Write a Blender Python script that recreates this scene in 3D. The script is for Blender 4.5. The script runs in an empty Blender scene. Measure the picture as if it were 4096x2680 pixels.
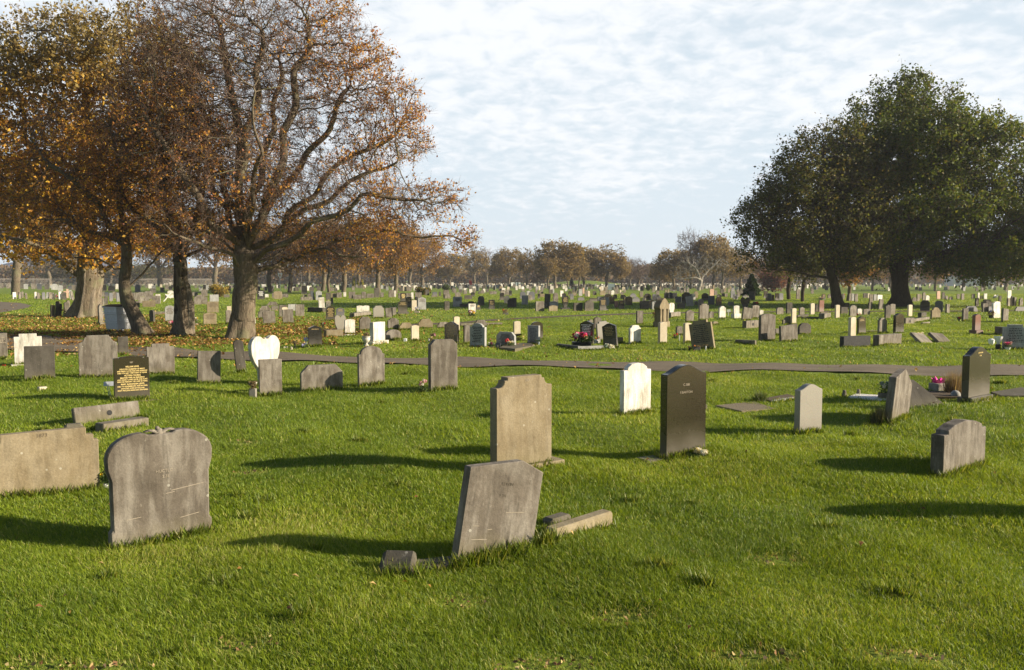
import bpy, bmesh, math, random
import numpy as np
from mathutils import Vector, Matrix
R = math.radians
# ---------------------------------------------------------------- camera, world, sun, exposure
sc = bpy.context.scene
sc.render.engine = 'CYCLES'
sc.render.resolution_x, sc.render.resolution_y = 1024, 670
H = 2.1            # eye height above the lawn
F = 3300.0         # focal length in photo pixels (photo is 4096 wide)
PITCH = math.atan(218 / F)
cam = bpy.data.objects.new('camera', bpy.data.cameras.new('camera'))
sc.collection.objects.link(cam)
cam.location = (0, 0, H); cam.rotation_euler = (math.pi / 2 - PITCH, 0, 0)
cam.data.sensor_width = 36; cam.data.lens = F / 4096 * 36
cam.data.clip_start = .05; cam.data.clip_end = 9000
sc.camera = cam
SUN_EL, SUN_AZ = 19.0, 97.0     # azimuth clockwise from +Y
w = bpy.data.worlds.new("World"); sc.world = w; w.use_nodes = True
nt = w.node_tree; nt.nodes.clear()
def N(nt, t, **k):
    n = nt.nodes.new(t)
    for a, b in k.items():
        if a == 'ins':
            for i, v in b.items(): n.inputs[i].default_value = v
        else: setattr(n, a, b)
    return n
L = lambda nt, a, b: nt.links.new(a, b)
def math_n(nt, op, a, b=None, clamp=False):
    n = N(nt, 'ShaderNodeMath', operation=op, use_clamp=clamp)
    for i, v in enumerate((a, b)):
        if v is None: continue
        if isinstance(v, (int, float)): n.inputs[i].default_value = v
        else: L(nt, v, n.inputs[i])
    return n.outputs[0]
sky = N(nt, 'ShaderNodeTexSky', sky_type='NISHITA', sun_disc=False, sun_elevation=R(SUN_EL), sun_rotation=R(SUN_AZ),
        air_density=1.0, dust_density=.6, ozone_density=1.5)
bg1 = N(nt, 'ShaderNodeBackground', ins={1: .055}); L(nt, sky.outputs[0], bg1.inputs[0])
tc = N(nt, 'ShaderNodeTexCoord'); sp = N(nt, 'ShaderNodeSeparateXYZ'); L(nt, tc.outputs['Generated'], sp.inputs[0])
zz = math_n(nt, 'ADD', math_n(nt, 'MAXIMUM', sp.outputs[2], 0.0), .21)
cx = math_n(nt, 'DIVIDE', sp.outputs[0], zz); cy = math_n(nt, 'DIVIDE', sp.outputs[1], zz)
cb = N(nt, 'ShaderNodeCombineXYZ'); L(nt, cx, cb.inputs[0]); L(nt, cy, cb.inputs[1])
n1 = N(nt, 'ShaderNodeTexNoise', ins={'Scale': 13.0, 'Detail': 5.0, 'Roughness': .58, 'Distortion': .3}); L(nt, cb.outputs[0], n1.inputs[0])
n2 = N(nt, 'ShaderNodeTexNoise', ins={'Scale': .95, 'Detail': 2.0, 'Roughness': .5}); L(nt, cb.outputs[0], n2.inputs[0])
# cover: full between 8 and 30 degrees up, thin at the horizon, open overhead
cov = N(nt, 'ShaderNodeMapRange', ins={1: .05, 2: .20, 3: .0, 4: .36}); L(nt, sp.outputs[2], cov.inputs[0])
cov2 = N(nt, 'ShaderNodeMapRange', ins={1: .33, 2: .55, 3: 0.0, 4: .9}); L(nt, sp.outputs[2], cov2.inputs[0])
s = math_n(nt, 'ADD', math_n(nt, 'MULTIPLY', n1.outputs[0], 1.15), math_n(nt, 'MULTIPLY', n2.outputs[0], 1.15))
s = math_n(nt, 'SUBTRACT', math_n(nt, 'ADD', s, cov.outputs[0]), cov2.outputs[0])
mr = N(nt, 'ShaderNodeMapRange', interpolation_type='SMOOTHSTEP', ins={1: 1.15, 2: 1.66, 3: 0.0, 4: .97}); L(nt, s, mr.inputs[0])
mr.clamp = True
bg2 = N(nt, 'ShaderNodeBackground', ins={0: (.94, .965, 1.0, 1), 1: .51})
# pale veil low down
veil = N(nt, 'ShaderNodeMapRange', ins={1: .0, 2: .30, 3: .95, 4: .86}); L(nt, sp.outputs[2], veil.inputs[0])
north = N(nt, 'ShaderNodeMapRange', interpolation_type='SMOOTHSTEP', ins={1: -.15, 2: .72, 3: .03, 4: 1.0}); L(nt, sp.outputs[1], north.inputs[0])  # unseen sky to the sides and behind kept nearly cloudless, darkening stone sides
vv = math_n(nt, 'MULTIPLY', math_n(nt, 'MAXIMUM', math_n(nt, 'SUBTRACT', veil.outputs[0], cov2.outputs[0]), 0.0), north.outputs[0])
bg3 = N(nt, 'ShaderNodeBackground', ins={0: (.80, .91, 1.0, 1), 1: .465})
mxa = N(nt, 'ShaderNodeMixShader'); L(nt, vv, mxa.inputs[0]); L(nt, bg1.outputs[0], mxa.inputs[1]); L(nt, bg3.outputs[0], mxa.inputs[2])
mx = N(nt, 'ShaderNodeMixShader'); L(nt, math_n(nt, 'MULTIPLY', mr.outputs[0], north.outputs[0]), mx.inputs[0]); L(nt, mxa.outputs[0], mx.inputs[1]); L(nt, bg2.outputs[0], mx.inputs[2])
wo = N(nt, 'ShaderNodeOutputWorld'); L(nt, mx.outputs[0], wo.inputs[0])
w.cycles.sampling_method = 'MANUAL'; w.cycles.sample_map_resolution = 512
sd = bpy.data.lights.new('sun', 'SUN'); sd.energy = 5.0; sd.angle = R(.5); sd.color = (1.0, .86, .66)
sun = bpy.data.objects.new('sun', sd); sc.collection.objects.link(sun)
sdir = Vector((math.sin(R(SUN_AZ)) * math.cos(R(SUN_EL)), math.cos(R(SUN_AZ)) * math.cos(R(SUN_EL)), math.sin(R(SUN_EL))))
sun.rotation_euler = sdir.to_track_quat('Z', 'Y').to_euler(); sun.location = sdir * 60
sc.view_settings.view_transform = 'Standard'; sc.view_settings.look = 'None'
sc.view_settings.exposure = 1.05; sc.view_settings.gamma = 1
sc.cycles.use_adaptive_sampling = True; sc.cycles.adaptive_threshold = .012
sc.cycles.max_bounces = 5; sc.cycles.diffuse_bounces = 3; sc.cycles.glossy_bounces = 2; sc.cycles.transmission_bounces = 4
sc.cycles.transparent_max_bounces = 6; sc.cycles.volume_bounces = 0
sc.cycles.use_denoising = True
try: sc.cycles.denoiser = 'OPENIMAGEDENOISE'; sc.cycles.denoising_prefilter = 'ACCURATE'; sc.cycles.denoising_input_passes = 'RGB_ALBEDO_NORMAL'
except Exception: pass
C = sc.collection
rng = np.random.default_rng(7); random.seed(7)

# ---------------------------------------------------------------- helpers
def ray(px, py):
    dx = (px - 2048) / F; dz = -(py - 1340) / F
    c, s_ = math.cos(PITCH), math.sin(PITCH)
    return dx, c + dz * s_, -s_ + dz * c
def at(px, py, z=0.0):
    dx, dy, dz = ray(px, py); t = (z - H) / dz
    return dx * t, dy * t
def at_y(px, py, Y):                 # the point at depth Y seen at that place
    dx, dy, dz = ray(px, py); t = Y / dy
    return Vector((dx * t, Y, H + dz * t))
def gz(x, y):
    x = np.asarray(x, float); y = np.asarray(y, float)
    a = .030 * np.sin(x * 1.1 + .7 * np.sin(y * .8)) * np.cos(y * .9 + 1.3) + .020 * np.sin(x * 2.7 + y * 1.9 + 1) + .020 * np.sin(y * 2.3 - x * .6)
    return a * np.clip((60 - y) / 40, 0, 1)
def tag(o, label=None, cat=None, group=None, kind=None):
    if label: o['label'] = label
    if cat: o['category'] = cat
    if group: o['group'] = group
    if kind: o['kind'] = kind
    return o
def empty(name, loc, rz=0, rx=0, ry=0):
    o = bpy.data.objects.new(name, None); C.objects.link(o); o.location = loc; o.rotation_euler = (rx, ry, rz); o.empty_display_size = .1
    return o
def link(name, me, mat, parent=None, loc=None, rot=None):
    o = bpy.data.objects.new(name, me); C.objects.link(o)
    if mat is not None and not me.materials: me.materials.append(mat)
    if parent is not None: o.parent = parent
    if loc is not None: o.location = loc
    if rot is not None: o.rotation_euler = rot
    return o
def npmesh(name, V, Fc, col=None, smooth=False):
    """V (n,3); Fc (m,k) constant k; col (m,3) face colour"""
    me = bpy.data.meshes.new(name); V = np.ascontiguousarray(V, np.float32); Fc = np.ascontiguousarray(Fc, np.int32)
    m, k = Fc.shape
    me.vertices.add(len(V)); me.vertices.foreach_set('co', V.ravel())
    me.loops.add(m * k); me.loops.foreach_set('vertex_index', Fc.ravel())
    me.polygons.add(m); me.polygons.foreach_set('loop_start', np.arange(0, m * k, k, dtype=np.int32))
    me.polygons.foreach_set('loop_total', np.full(m, k, np.int32))
    if smooth: me.polygons.foreach_set('use_smooth', np.ones(m, bool))
    if col is not None:
        a = me.color_attributes.new('col', 'FLOAT_COLOR', 'CORNER')
        cc = np.concatenate([np.repeat(col, k, 0), np.ones((m * k, 1))], 1).astype(np.float32)
        a.data.foreach_set('color', cc.ravel())
    me.update(calc_edges=True)
    return me
class MB:
    def __init__(s): s.v = []; s.f = []
    def add(s, vs, fs):
        b = len(s.v); s.v += [tuple(v) for v in vs]; s.f += [tuple(i + b for i in f) for f in fs]; return s
    def box(s, x0, x1, y0, y1, z0, z1, M=None):
        vs = [Vector((x, y, z)) for z in (z0, z1) for y in (y0, y1) for x in (x0, x1)]
        if M is not None: vs = [M @ v for v in vs]
        return s.add(vs, [(0, 2, 3, 1), (4, 5, 7, 6), (0, 1, 5, 4), (1, 3, 7, 5), (3, 2, 6, 7), (2, 0, 4, 6)])
    def tube(s, pts, rad, n=8, cap=True):
        pts = [Vector(p) for p in pts]; rad = rad if isinstance(rad, (list, tuple)) else [rad] * len(pts); rings = []
        for i, p in enumerate(pts):
            d = (pts[min(i + 1, len(pts) - 1)] - pts[max(i - 1, 0)]).normalized()
            a = d.cross(Vector((0, 1, 0)) if abs(d.y) < .9 else Vector((1, 0, 0))).normalized(); b = d.cross(a)
            rings.append([p + (a * math.cos(t) + b * math.sin(t)) * rad[i] for t in [2 * math.pi * k / n for k in range(n)]])
        fs = [(i * n + k, i * n + (k + 1) % n, (i + 1) * n + (k + 1) % n, (i + 1) * n + k) for i in range(len(pts) - 1) for k in range(n)]
        if cap: fs += [tuple(reversed(range(n))), tuple((len(pts) - 1) * n + k for k in range(n))]
        return s.add([v for r in rings for v in r], fs)
    def lathe(s, prof, n=14, c=(0, 0, 0)):
        vs = [(c[0] + r * math.cos(2 * math.pi * k / n), c[1] + r * math.sin(2 * math.pi * k / n), c[2] + z) for r, z in prof for k in range(n)]
        fs = [(i * n + k, i * n + (k + 1) % n, (i + 1) * n + (k + 1) % n, (i + 1) * n + k) for i in range(len(prof) - 1) for k in range(n)]
        fs += [tuple(reversed(range(n))), tuple((len(prof) - 1) * n + k for k in range(n))]
        return s.add(vs, fs)
    def blob(s, c, r, seed=0, sub=1, sq=(1, 1, 1), jit=.15):
        bm = bmesh.new(); bmesh.ops.create_icosphere(bm, subdivisions=sub, radius=1); rr = random.Random(seed)
        vs = []
        for v in bm.verts:
            k = 1 + rr.uniform(-jit, jit); vs.append((c[0] + v.co.x * r * sq[0] * k, c[1] + v.co.y * r * sq[1] * k, c[2] + v.co.z * r * sq[2] * k))
        fs = [tuple(v.index for v in f.verts) for f in bm.faces]; bm.free()
        return s.add(vs, fs)
    def build(s, name, mat, parent=None, loc=None, rot=None, bevel=0, smooth=False):
        me = bpy.data.meshes.new(name); me.from_pydata(s.v, [], s.f); me.update()
        bm = bmesh.new(); bm.from_mesh(me); bmesh.ops.recalc_face_normals(bm, faces=bm.faces)
        if bevel:
            es = [e for e in bm.edges if len(e.link_faces) == 2 and e.calc_face_angle(0) > .5]
            bmesh.ops.bevel(bm, geom=es, offset=bevel, segments=1, affect='EDGES', clamp_overlap=True)
        bm.to_mesh(me); bm.free()
        if smooth:
            for p in me.polygons: p.use_smooth = True
        return link(name, me, mat, parent, loc, rot)

# ---------------------------------------------------------------- materials
M = {}
def newmat(name):
    m = bpy.data.materials.new(name); m.use_nodes = True; m.node_tree.nodes.clear(); M[name] = m; return m, m.node_tree
def ramp(nt, fac, stops):
    r = N(nt, 'ShaderNodeValToRGB'); cr = r.color_ramp
    while len(cr.elements) < len(stops): cr.elements.new(.5)
    for e, (p, c) in zip(cr.elements, stops): e.position = p; e.color = (*c, 1) if len(c) == 3 else c
    L(nt, fac, r.inputs[0]); return r.outputs[0]
def mixc(nt, f, a, b, mode='MIX'):
    n = N(nt, 'ShaderNodeMix', data_type='RGBA', blend_type=mode)
    for i, v in ((0, f), (6, a), (7, b)):
        if isinstance(v, (int, float)): n.inputs[i].default_value = v
        elif isinstance(v, tuple): n.inputs[i].default_value = (*v, 1)
        else: L(nt, v, n.inputs[i])
    return n.outputs[2]
def coords(nt, scale=(1, 1, 1), rnd=True):
    t = N(nt, 'ShaderNodeTexCoord'); mp = N(nt, 'ShaderNodeMapping', ins={3: scale}); L(nt, t.outputs['Object'], mp.inputs[0])
    if rnd:
        oi = N(nt, 'ShaderNodeObjectInfo'); v = math_n(nt, 'MULTIPLY', oi.outputs['Random'], 37.0)
        c = N(nt, 'ShaderNodeCombineXYZ'); L(nt, v, c.inputs[0]); L(nt, v, c.inputs[1]); L(nt, v, c.inputs[2]); L(nt, c.outputs[0], mp.inputs[1])
    return mp.outputs[0]
def noise(nt, vec, scale, detail=4, rough=.6, dist=0):
    n = N(nt, 'ShaderNodeTexNoise', ins={'Scale': scale, 'Detail': detail, 'Roughness': rough, 'Distortion': dist}); L(nt, vec, n.inputs[0]); return n.outputs[0]
def finish(nt, col, rough=.85, bump=None, bstr=.3, bdist=.01, spec=.3, sheen=None, coat=0):
    p = N(nt, 'ShaderNodeBsdfPrincipled')
    if isinstance(col, tuple): p.inputs['Base Color'].default_value = (*col, 1)
    else: L(nt, col, p.inputs['Base Color'])
    if isinstance(rough, (int, float)): p.inputs['Roughness'].default_value = rough
    else: L(nt, rough, p.inputs['Roughness'])
    p.inputs['Specular IOR Level'].default_value = spec
    if bump is not None:
        b = N(nt, 'ShaderNodeBump', ins={0: bstr, 1: bdist}); L(nt, bump, b.inputs['Height']); L(nt, b.outputs[0], p.inputs['Normal'])
    o = N(nt, 'ShaderNodeOutputMaterial'); L(nt, p.outputs[0], o.inputs[0]); return p
def stone_mat(name, lo, hi, light, rough=.9, lich=.5, streak=.6, spec=.25, bstr=.5):
    m, nt = newmat(name)
    a = coords(nt); st = coords(nt, (5, 5, .9)); vr = N(nt, 'ShaderNodeTexVoronoi', ins={'Scale': 11.0}); L(nt, a, vr.inputs[0])
    f1 = noise(nt, a, 3.2, 6, .65); f2 = noise(nt, st, 1.6, 4, .6, .3); f3 = noise(nt, a, 55, 3, .7); f4 = noise(nt, a, 14, 5, .6)
    base = ramp(nt, f1, [(.32, lo), (.68, hi)]); f0 = noise(nt, a, 1.7, 3, .5, .6)
    base = mixc(nt, math_n(nt, 'MULTIPLY', ramp(nt, f0, [(.56, (0, 0, 0)), (.72, (1, 1, 1))]), .55), base, light)
    sfac = ramp(nt, math_n(nt, 'ADD', math_n(nt, 'MULTIPLY', f2, .7), math_n(nt, 'MULTIPLY', f1, .35)), [(.47, (0, 0, 0)), (.64, (1, 1, 1))])
    base = mixc(nt, math_n(nt, 'MULTIPLY', sfac, streak), base, light)
    sf2 = ramp(nt, noise(nt, st, 2.7, 5, .65), [(.30, (1, 1, 1)), (.5, (0, 0, 0))])
    base = mixc(nt, math_n(nt, 'MULTIPLY', sf2, streak * .85), base, tuple(c * .5 for c in lo))
    lf = ramp(nt, f4, [(.66, (0, 0, 0)), (.74, (1, 1, 1))])
    base = mixc(nt, math_n(nt, 'MULTIPLY', lf, lich * .5), base, (.50, .47, .38))
    spot = math_n(nt, 'MULTIPLY', math_n(nt, 'LESS_THAN', vr.outputs['Distance'], .13), math_n(nt, 'GREATER_THAN', math_n(nt, 'FRACT', math_n(nt, 'MULTIPLY', vr.outputs['Color'], 7.3)), .80))
    base = mixc(nt, math_n(nt, 'MULTIPLY', spot, lich), base, (.50, .49, .42))
    base = mixc(nt, .8, base, ramp(nt, f3, [(.25, (.72, .72, .72)), (.75, (1.12, 1.12, 1.12))]), 'MULTIPLY')
    # soil splash and algae stain along the foot (object z from the ground)
    t = N(nt, 'ShaderNodeTexCoord'); s3 = N(nt, 'ShaderNodeSeparateXYZ'); L(nt, t.outputs['Object'], s3.inputs[0])
    ft = N(nt, 'ShaderNodeMapRange', ins={1: .02, 2: .20, 3: .75, 4: 0}); L(nt, math_n(nt, 'ADD', s3.outputs[2], math_n(nt, 'MULTIPLY', math_n(nt, 'SUBTRACT', f1, .5), .3)), ft.inputs[0])
    base = mixc(nt, math_n(nt, 'MULTIPLY', ft.outputs[0], lich), base, (.19, .17, .09))
    oi = N(nt, 'ShaderNodeObjectInfo'); hv = N(nt, 'ShaderNodeHueSaturation'); L(nt, base, hv.inputs['Color'])
    L(nt, math_n(nt, 'ADD', math_n(nt, 'MULTIPLY', oi.outputs['Random'], .35), .82), hv.inputs['Value'])
    finish(nt, hv.outputs[0], rough, math_n(nt, 'ADD', f3, math_n(nt, 'MULTIPLY', f4, 1.5)), bstr, .006, spec)
stone_mat('grey', (0.108, 0.092, 0.072), (0.172, 0.148, 0.120), (0.288, 0.264, 0.224), streak=.75)
stone_mat('darkgrey', (0.060, 0.053, 0.043), (0.102, 0.092, 0.076), (0.153, 0.140, 0.119), streak=.4)
stone_mat('tan', (.165, .130, .078), (.245, .198, .122), (.29, .25, .175), lich=.4, streak=.5)
stone_mat('white', (0.475, 0.437, 0.361), (0.665, 0.636, 0.570), (0.722, 0.703, 0.655), lich=.4, streak=.95, rough=.7)
stone_mat('cream', (.48, .41, .29), (.58, .51, .39), (.63, .57, .46), lich=.12, streak=.2)
stone_mat('light', (0.243, 0.243, 0.234), (0.360, 0.360, 0.347), (0.450, 0.450, 0.432), lich=.2, streak=.4)
stone_mat('pink', (.42, .27, .20), (.52, .35, .26), (.60, .44, .34), lich=.2, streak=.3)
def granite(name, c1, c2, sp, rough):
    m, nt = newmat(name); a = coords(nt)
    v = N(nt, 'ShaderNodeTexVoronoi', ins={'Scale': 160.0}); L(nt, a, v.inputs[0]); g = noise(nt, a, 90, 3, .7)
    b = ramp(nt, g, [(.35, c1), (.65, c2)]); b = mixc(nt, .35, b, mixc(nt, .5, b, v.outputs['Color'], 'MULTIPLY'))
    b = mixc(nt, ramp(nt, noise(nt, a, 120, 2, .8), [(.68, (0, 0, 0)), (.74, (1, 1, 1))]), b, sp)
    t = N(nt, 'ShaderNodeTexCoord'); s3 = N(nt, 'ShaderNodeSeparateXYZ'); L(nt, t.outputs['Object'], s3.inputs[0])
    f1 = noise(nt, a, 4, 4, .6)
    ft = N(nt, 'ShaderNodeMapRange', interpolation_type='SMOOTHSTEP', ins={1: -.05, 2: .45, 3: .8, 4: 0}); L(nt, math_n(nt, 'ADD', s3.outputs[2], math_n(nt, 'MULTIPLY', math_n(nt, 'SUBTRACT', f1, .5), .35)), ft.inputs[0])
    b = mixc(nt, math_n(nt, 'MULTIPLY', ft.outputs[0], .6), b, (.13, .11, .08))
    rg = math_n(nt, 'ADD', math_n(nt, 'MULTIPLY', ft.outputs[0], .4), math_n(nt, 'ADD', math_n(nt, 'MULTIPLY', f1, .12), rough))
    finish(nt, b, rg, None, spec=.6)
granite('black', (.012, .012, .012), (.03, .028, .026), (.08, .08, .08), .10)
granite('slate', (.05, .055, .065), (.10, .105, .12), (.2, .2, .22), .30)
granite('brown', (.022, .020, .010), (.045, .038, .022), (.09, .08, .055), .14)
granite('red', (.14, .05, .035), (.22, .09, .065), (.3, .2, .17), .22)
granite('smoothgrey', (.22, .205, .17), (.30, .28, .235), (.36, .34, .3), .4)
def plain(name, col, rough=.7, spec=.3, var=.25, scale=12, bstr=.2):
    m, nt = newmat(name); a = coords(nt); f = noise(nt, a, scale, 4)
    c = mixc(nt, 1.0, col, ramp(nt, f, [(.3, (1 - var,) * 3), (.7, (1 + var,) * 3)]), 'MULTIPLY')
    return finish(nt, c, rough, f, bstr, .005, spec)
plain('gold', (.80, .62, .26), .4, var=.1); plain('whitepaint', (.75, .74, .70), .5, var=.12); plain('shadegold', (.34, .25, .11), .6, var=.1); plain('faint', (.145, .125, .095), .9); plain('strawslab', (.17, .14, .09), .95, var=.7, scale=40, bstr=.6); plain('mattdark', (.035, .035, .035), .75, var=.5); plain('darktext', (.05, .05, .055), .8)
plain('carved', (.12, .095, .065), .9); plain('palecarve', (.30, .26, .20), .9); plain('blacktext', (.02, .02, .02), .8)
plain('soil', (.09, .065, .04), .95, scale=30, bstr=.8); plain('gravel', (.60, .58, .54), .9, var=.6, scale=130, bstr=1)
plain('steel', (.48, .50, .53), .45, var=.12, spec=.5).inputs['Metallic'].default_value = .25
plain('plastic_black', (.02, .02, .02), .45); plain('rubber', (.03, .03, .03), .8)
plain('plastic_white', (.78, .78, .78), .35); plain('bluegreen', (.05, .30, .40), .4); plain('bluepl', (.10, .16, .60), .4)
plain('flag_red', (.5, .04, .04), .7); plain('wood_grey', (.26, .22, .17), .9, var=.4)
plain('fence_metal', (.26, .235, .205), .6); plain('house_white', (.66, .64, .60), .9, var=.1); plain('house_roof', (.12, .10, .10), .9)
plain('glass_dark', (.06, .07, .09), .2, spec=.6); plain('pot_stone', (.24, .22, .19), .9); plain('vine', (.10, .09, .04), .9)
plain('gull_grey', (.35, .37, .40), .8); plain('gull_white', (.8, .8, .78), .8); plain('beak', (.7, .45, .05), .5)
plain('hill', (.10, .12, .18), 1, var=.25, scale=.02); plain('panel', (.38, .45, .48), .35, spec=.5)
plain('foil', (.85, .02, .38), .25, spec=.8, var=.1)
def leaf_mat(name, trans=.45, rough=.6, spec=.25, mul=1.0):
    m, nt = newmat(name)
    at_ = N(nt, 'ShaderNodeAttribute', attribute_name='col'); d = N(nt, 'ShaderNodeBsdfPrincipled', ins={'Roughness': rough, 'Specular IOR Level': spec})
    c = at_.outputs['Color']
    if mul != 1: c = mixc(nt, 1.0, c, (mul,) * 3, 'MULTIPLY')
    L(nt, c, d.inputs['Base Color'])
    t = N(nt, 'ShaderNodeBsdfTranslucent'); tcx = mixc(nt, 1.0, c, (1.25, 1.15, .6), 'MULTIPLY'); L(nt, tcx, t.inputs[0])
    x = N(nt, 'ShaderNodeMixShader', ins={0: trans}); L(nt, d.outputs[0], x.inputs[1]); L(nt, t.outputs[0], x.inputs[2])
    o = N(nt, 'ShaderNodeOutputMaterial'); L(nt, x.outputs[0], o.inputs[0]); return m
leaf_mat('leaf'); leaf_mat('grassblade', .42, .5, .4); leaf_mat('deadleaf', .15, .85); leaf_mat('petal', .25, .6)
def bark(name, c1, c2, c3, sc_=1.0):
    m, nt = newmat(name); a = coords(nt, (6 * sc_, 6 * sc_, 1.2 * sc_)); b_ = coords(nt, rnd=False)
    f = noise(nt, a, 2.5, 6, .7, .4); g = noise(nt, b_, 1.2, 4, .6); h = noise(nt, b_, 26, 3, .7)
    c = ramp(nt, f, [(.35, c1), (.62, c2)]); c = mixc(nt, ramp(nt, g, [(.52, (0, 0, 0)), (.66, (1, 1, 1))]), c, c3)
    c = mixc(nt, .6, c, ramp(nt, h, [(.3, (.7, .7, .7)), (.7, (1.2, 1.2, 1.2))]), 'MULTIPLY')
    finish(nt, c, .95, f, .9, .05, .15)
bark('bark', (.075, .058, .04), (.19, .155, .11), (.15, .145, .085)); bark('barkpale', (.09, .075, .055), (.25, .21, .16), (.20, .18, .12))
bark('barkdark', (.035, .028, .02), (.085, .068, .048), (.07, .06, .035)); bark('deadwood', (.24, .215, .18), (.36, .33, .28), (.22, .20, .16))
plain('twig', (.13, .085, .065), .9, var=.3); plain('twigdark', (.06, .045, .032), .9, var=.3)
# ---------------------------------------------------------------- ground, paths
FAR = [(-500, 1318), (0, 1331), (250, 1350), (520, 1385), (800, 1403), (1130, 1415), (1540, 1431), (2048, 1440), (2560, 1451), (3072, 1456), (4096, 1467), (4800, 1475)]
NEAR = [(-500, 1395), (0, 1400), (250, 1408), (520, 1420), (780, 1431), (1130, 1447), (1540, 1455), (2048, 1469), (2560, 1479), (3072, 1488), (4096, 1506), (4800, 1516)]
FARW = [at(*p) for p in FAR]; NEARW = [at(*p) for p in NEAR]
fx, fy = zip(*FARW); nx_, ny_ = zip(*NEARW)
def on_path(x, y, m=0):
    return (y > np.interp(x, nx_, ny_) - m) & (y < np.interp(x, fx, fy))
# second, grassy track beyond
TR = [(1300, 1318), (1841, 1291), (2048, 1276), (2290, 1264), (2560, 1254), (2900, 1249), (3400, 1246), (4200, 1243), (4900, 1242)]
TRW = [at(*p) for p in TR]
tx, ty = zip(*TRW)
def on_track(x, y): return (np.abs(y - np.interp(x, tx, ty)) < 1.1) & (x > tx[0])
LR = [at(-700, 1206), at(0, 1208), at(80, 1212), at(126, 1222), at(110, 1232), at(0, 1252), at(-700, 1285)]
lrx, lry = zip(*LR)
def in_poly(x, y, P):
    c = np.zeros(np.shape(x), bool); n = len(P)
    for i in range(n):
        x1, y1 = P[i]; x2, y2 = P[(i + 1) % n]
        c ^= ((y1 > y) != (y2 > y)) & (x < (x2 - x1) * (y - y1) / (y2 - y1 + 1e-12) + x1)
    return c
# one ground sheet, fine near, coarse far, reaching the horizon
ys = np.concatenate([np.arange(-6, 46, .22), np.arange(46, 120, 1.0), np.geomspace(121, 8000, 40)])
M_, K_ = len(ys), 150
u = np.linspace(-1, 1, K_); V = []
for y in ys:
    hw = max(14, abs(y) * .95 + 8); xx = u * hw
    V.append(np.stack([xx, np.full(K_, y), gz(xx, y) - .03 * (on_path(xx, np.full(K_, y)) if 10 < y < 60 else 0) ], 1))
V = np.concatenate(V); ii = np.arange(M_ - 1)[:, None] * K_ + np.arange(K_ - 1)[None]
Fq = np.stack([ii, ii + 1, ii + K_ + 1, ii + K_], -1).reshape(-1, 4)
m, nt = newmat('lawn'); t = N(nt, 'ShaderNodeTexCoord'); a = t.outputs['Object']
f1 = noise(nt, a, .25, 5, .6); f2 = noise(nt, a, 3.0, 5, .7); f3 = noise(nt, a, 22, 4, .75)
c = ramp(nt, f3, [(.3, (.07, .10, .010)), (.55, (.16, .23, .015)), (.75, (.26, .33, .02))])
c = mixc(nt, ramp(nt, f1, [(.4, (0, 0, 0)), (.7, (.5, .5, .5))]), c, (.13, .16, .035))
c = mixc(nt, ramp(nt, f2, [(.6, (0, 0, 0)), (.75, (.5, .5, .5))]), c, (.10, .085, .03))
finish(nt, c, .9, f3, 1.0, .05, .2)
g = link('ground', npmesh('ground', V, Fq, smooth=True), M['lawn']); tag(g, 'green mown grass lawn', kind='structure')
m, nt = newmat('asphalt'); t = N(nt, 'ShaderNodeTexCoord'); a = t.outputs['Object']
mpn = N(nt, 'ShaderNodeMapping', ins={3: (.35, 1.6, 1)}); L(nt, a, mpn.inputs[0])
f1 = noise(nt, mpn.outputs[0], 1.1, 6, .7); f2 = noise(nt, a, 60, 3, .8); f3 = noise(nt, a, 6, 5, .7)
c = ramp(nt, f1, [(.3, (.115, .095, .066)), (.7, (.20, .165, .12))])
c = mixc(nt, ramp(nt, f3, [(.60, (0, 0, 0)), (.72, (.6, .6, .6))]), c, (.22, .165, .09))
c = mixc(nt, .7, c, ramp(nt, f2, [(.3, (.7, .7, .7)), (.7, (1.3, 1.3, 1.3))]), 'MULTIPLY')
finish(nt, c, .95, math_n(nt, 'ADD', f2, f3), .6, .01, .2)
def strip(name, A, B, mat, z, label, sub=12):
    V = []
    for i in range(len(A) - 1):
        for k in range(sub):
            q = k / sub
            V += [(A[i][0] * (1 - q) + A[i + 1][0] * q, A[i][1] * (1 - q) + A[i + 1][1] * q), (B[i][0] * (1 - q) + B[i + 1][0] * q, B[i][1] * (1 - q) + B[i + 1][1] * q)]
    V = np.array(V); Z = gz(V[:, 0], V[:, 1]) + z; n = len(V) // 2
    Fq = np.array([[2 * i, 2 * i + 1, 2 * i + 3, 2 * i + 2] for i in range(n - 1)])
    o = link(name, npmesh(name, np.c_[V, Z], Fq), mat); return tag(o, label, kind='structure')
strip('path', NEARW, FARW, M['asphalt'], .02, 'worn brown asphalt path crossing the lawn')
strip('track', [(x, y - .8) for x, y in TRW], [(x, y + .8) for x, y in TRW], M['soil'], .012, 'narrow worn track further back')
me = bpy.data.meshes.new('road'); me.from_pydata([(x, y, float(gz(x, y)) + .016) for x, y in LR], [], [tuple(range(len(LR)))]); me.update()
tag(link('road', me, M['asphalt']), 'end of a grey road at the far left', kind='structure')

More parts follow.
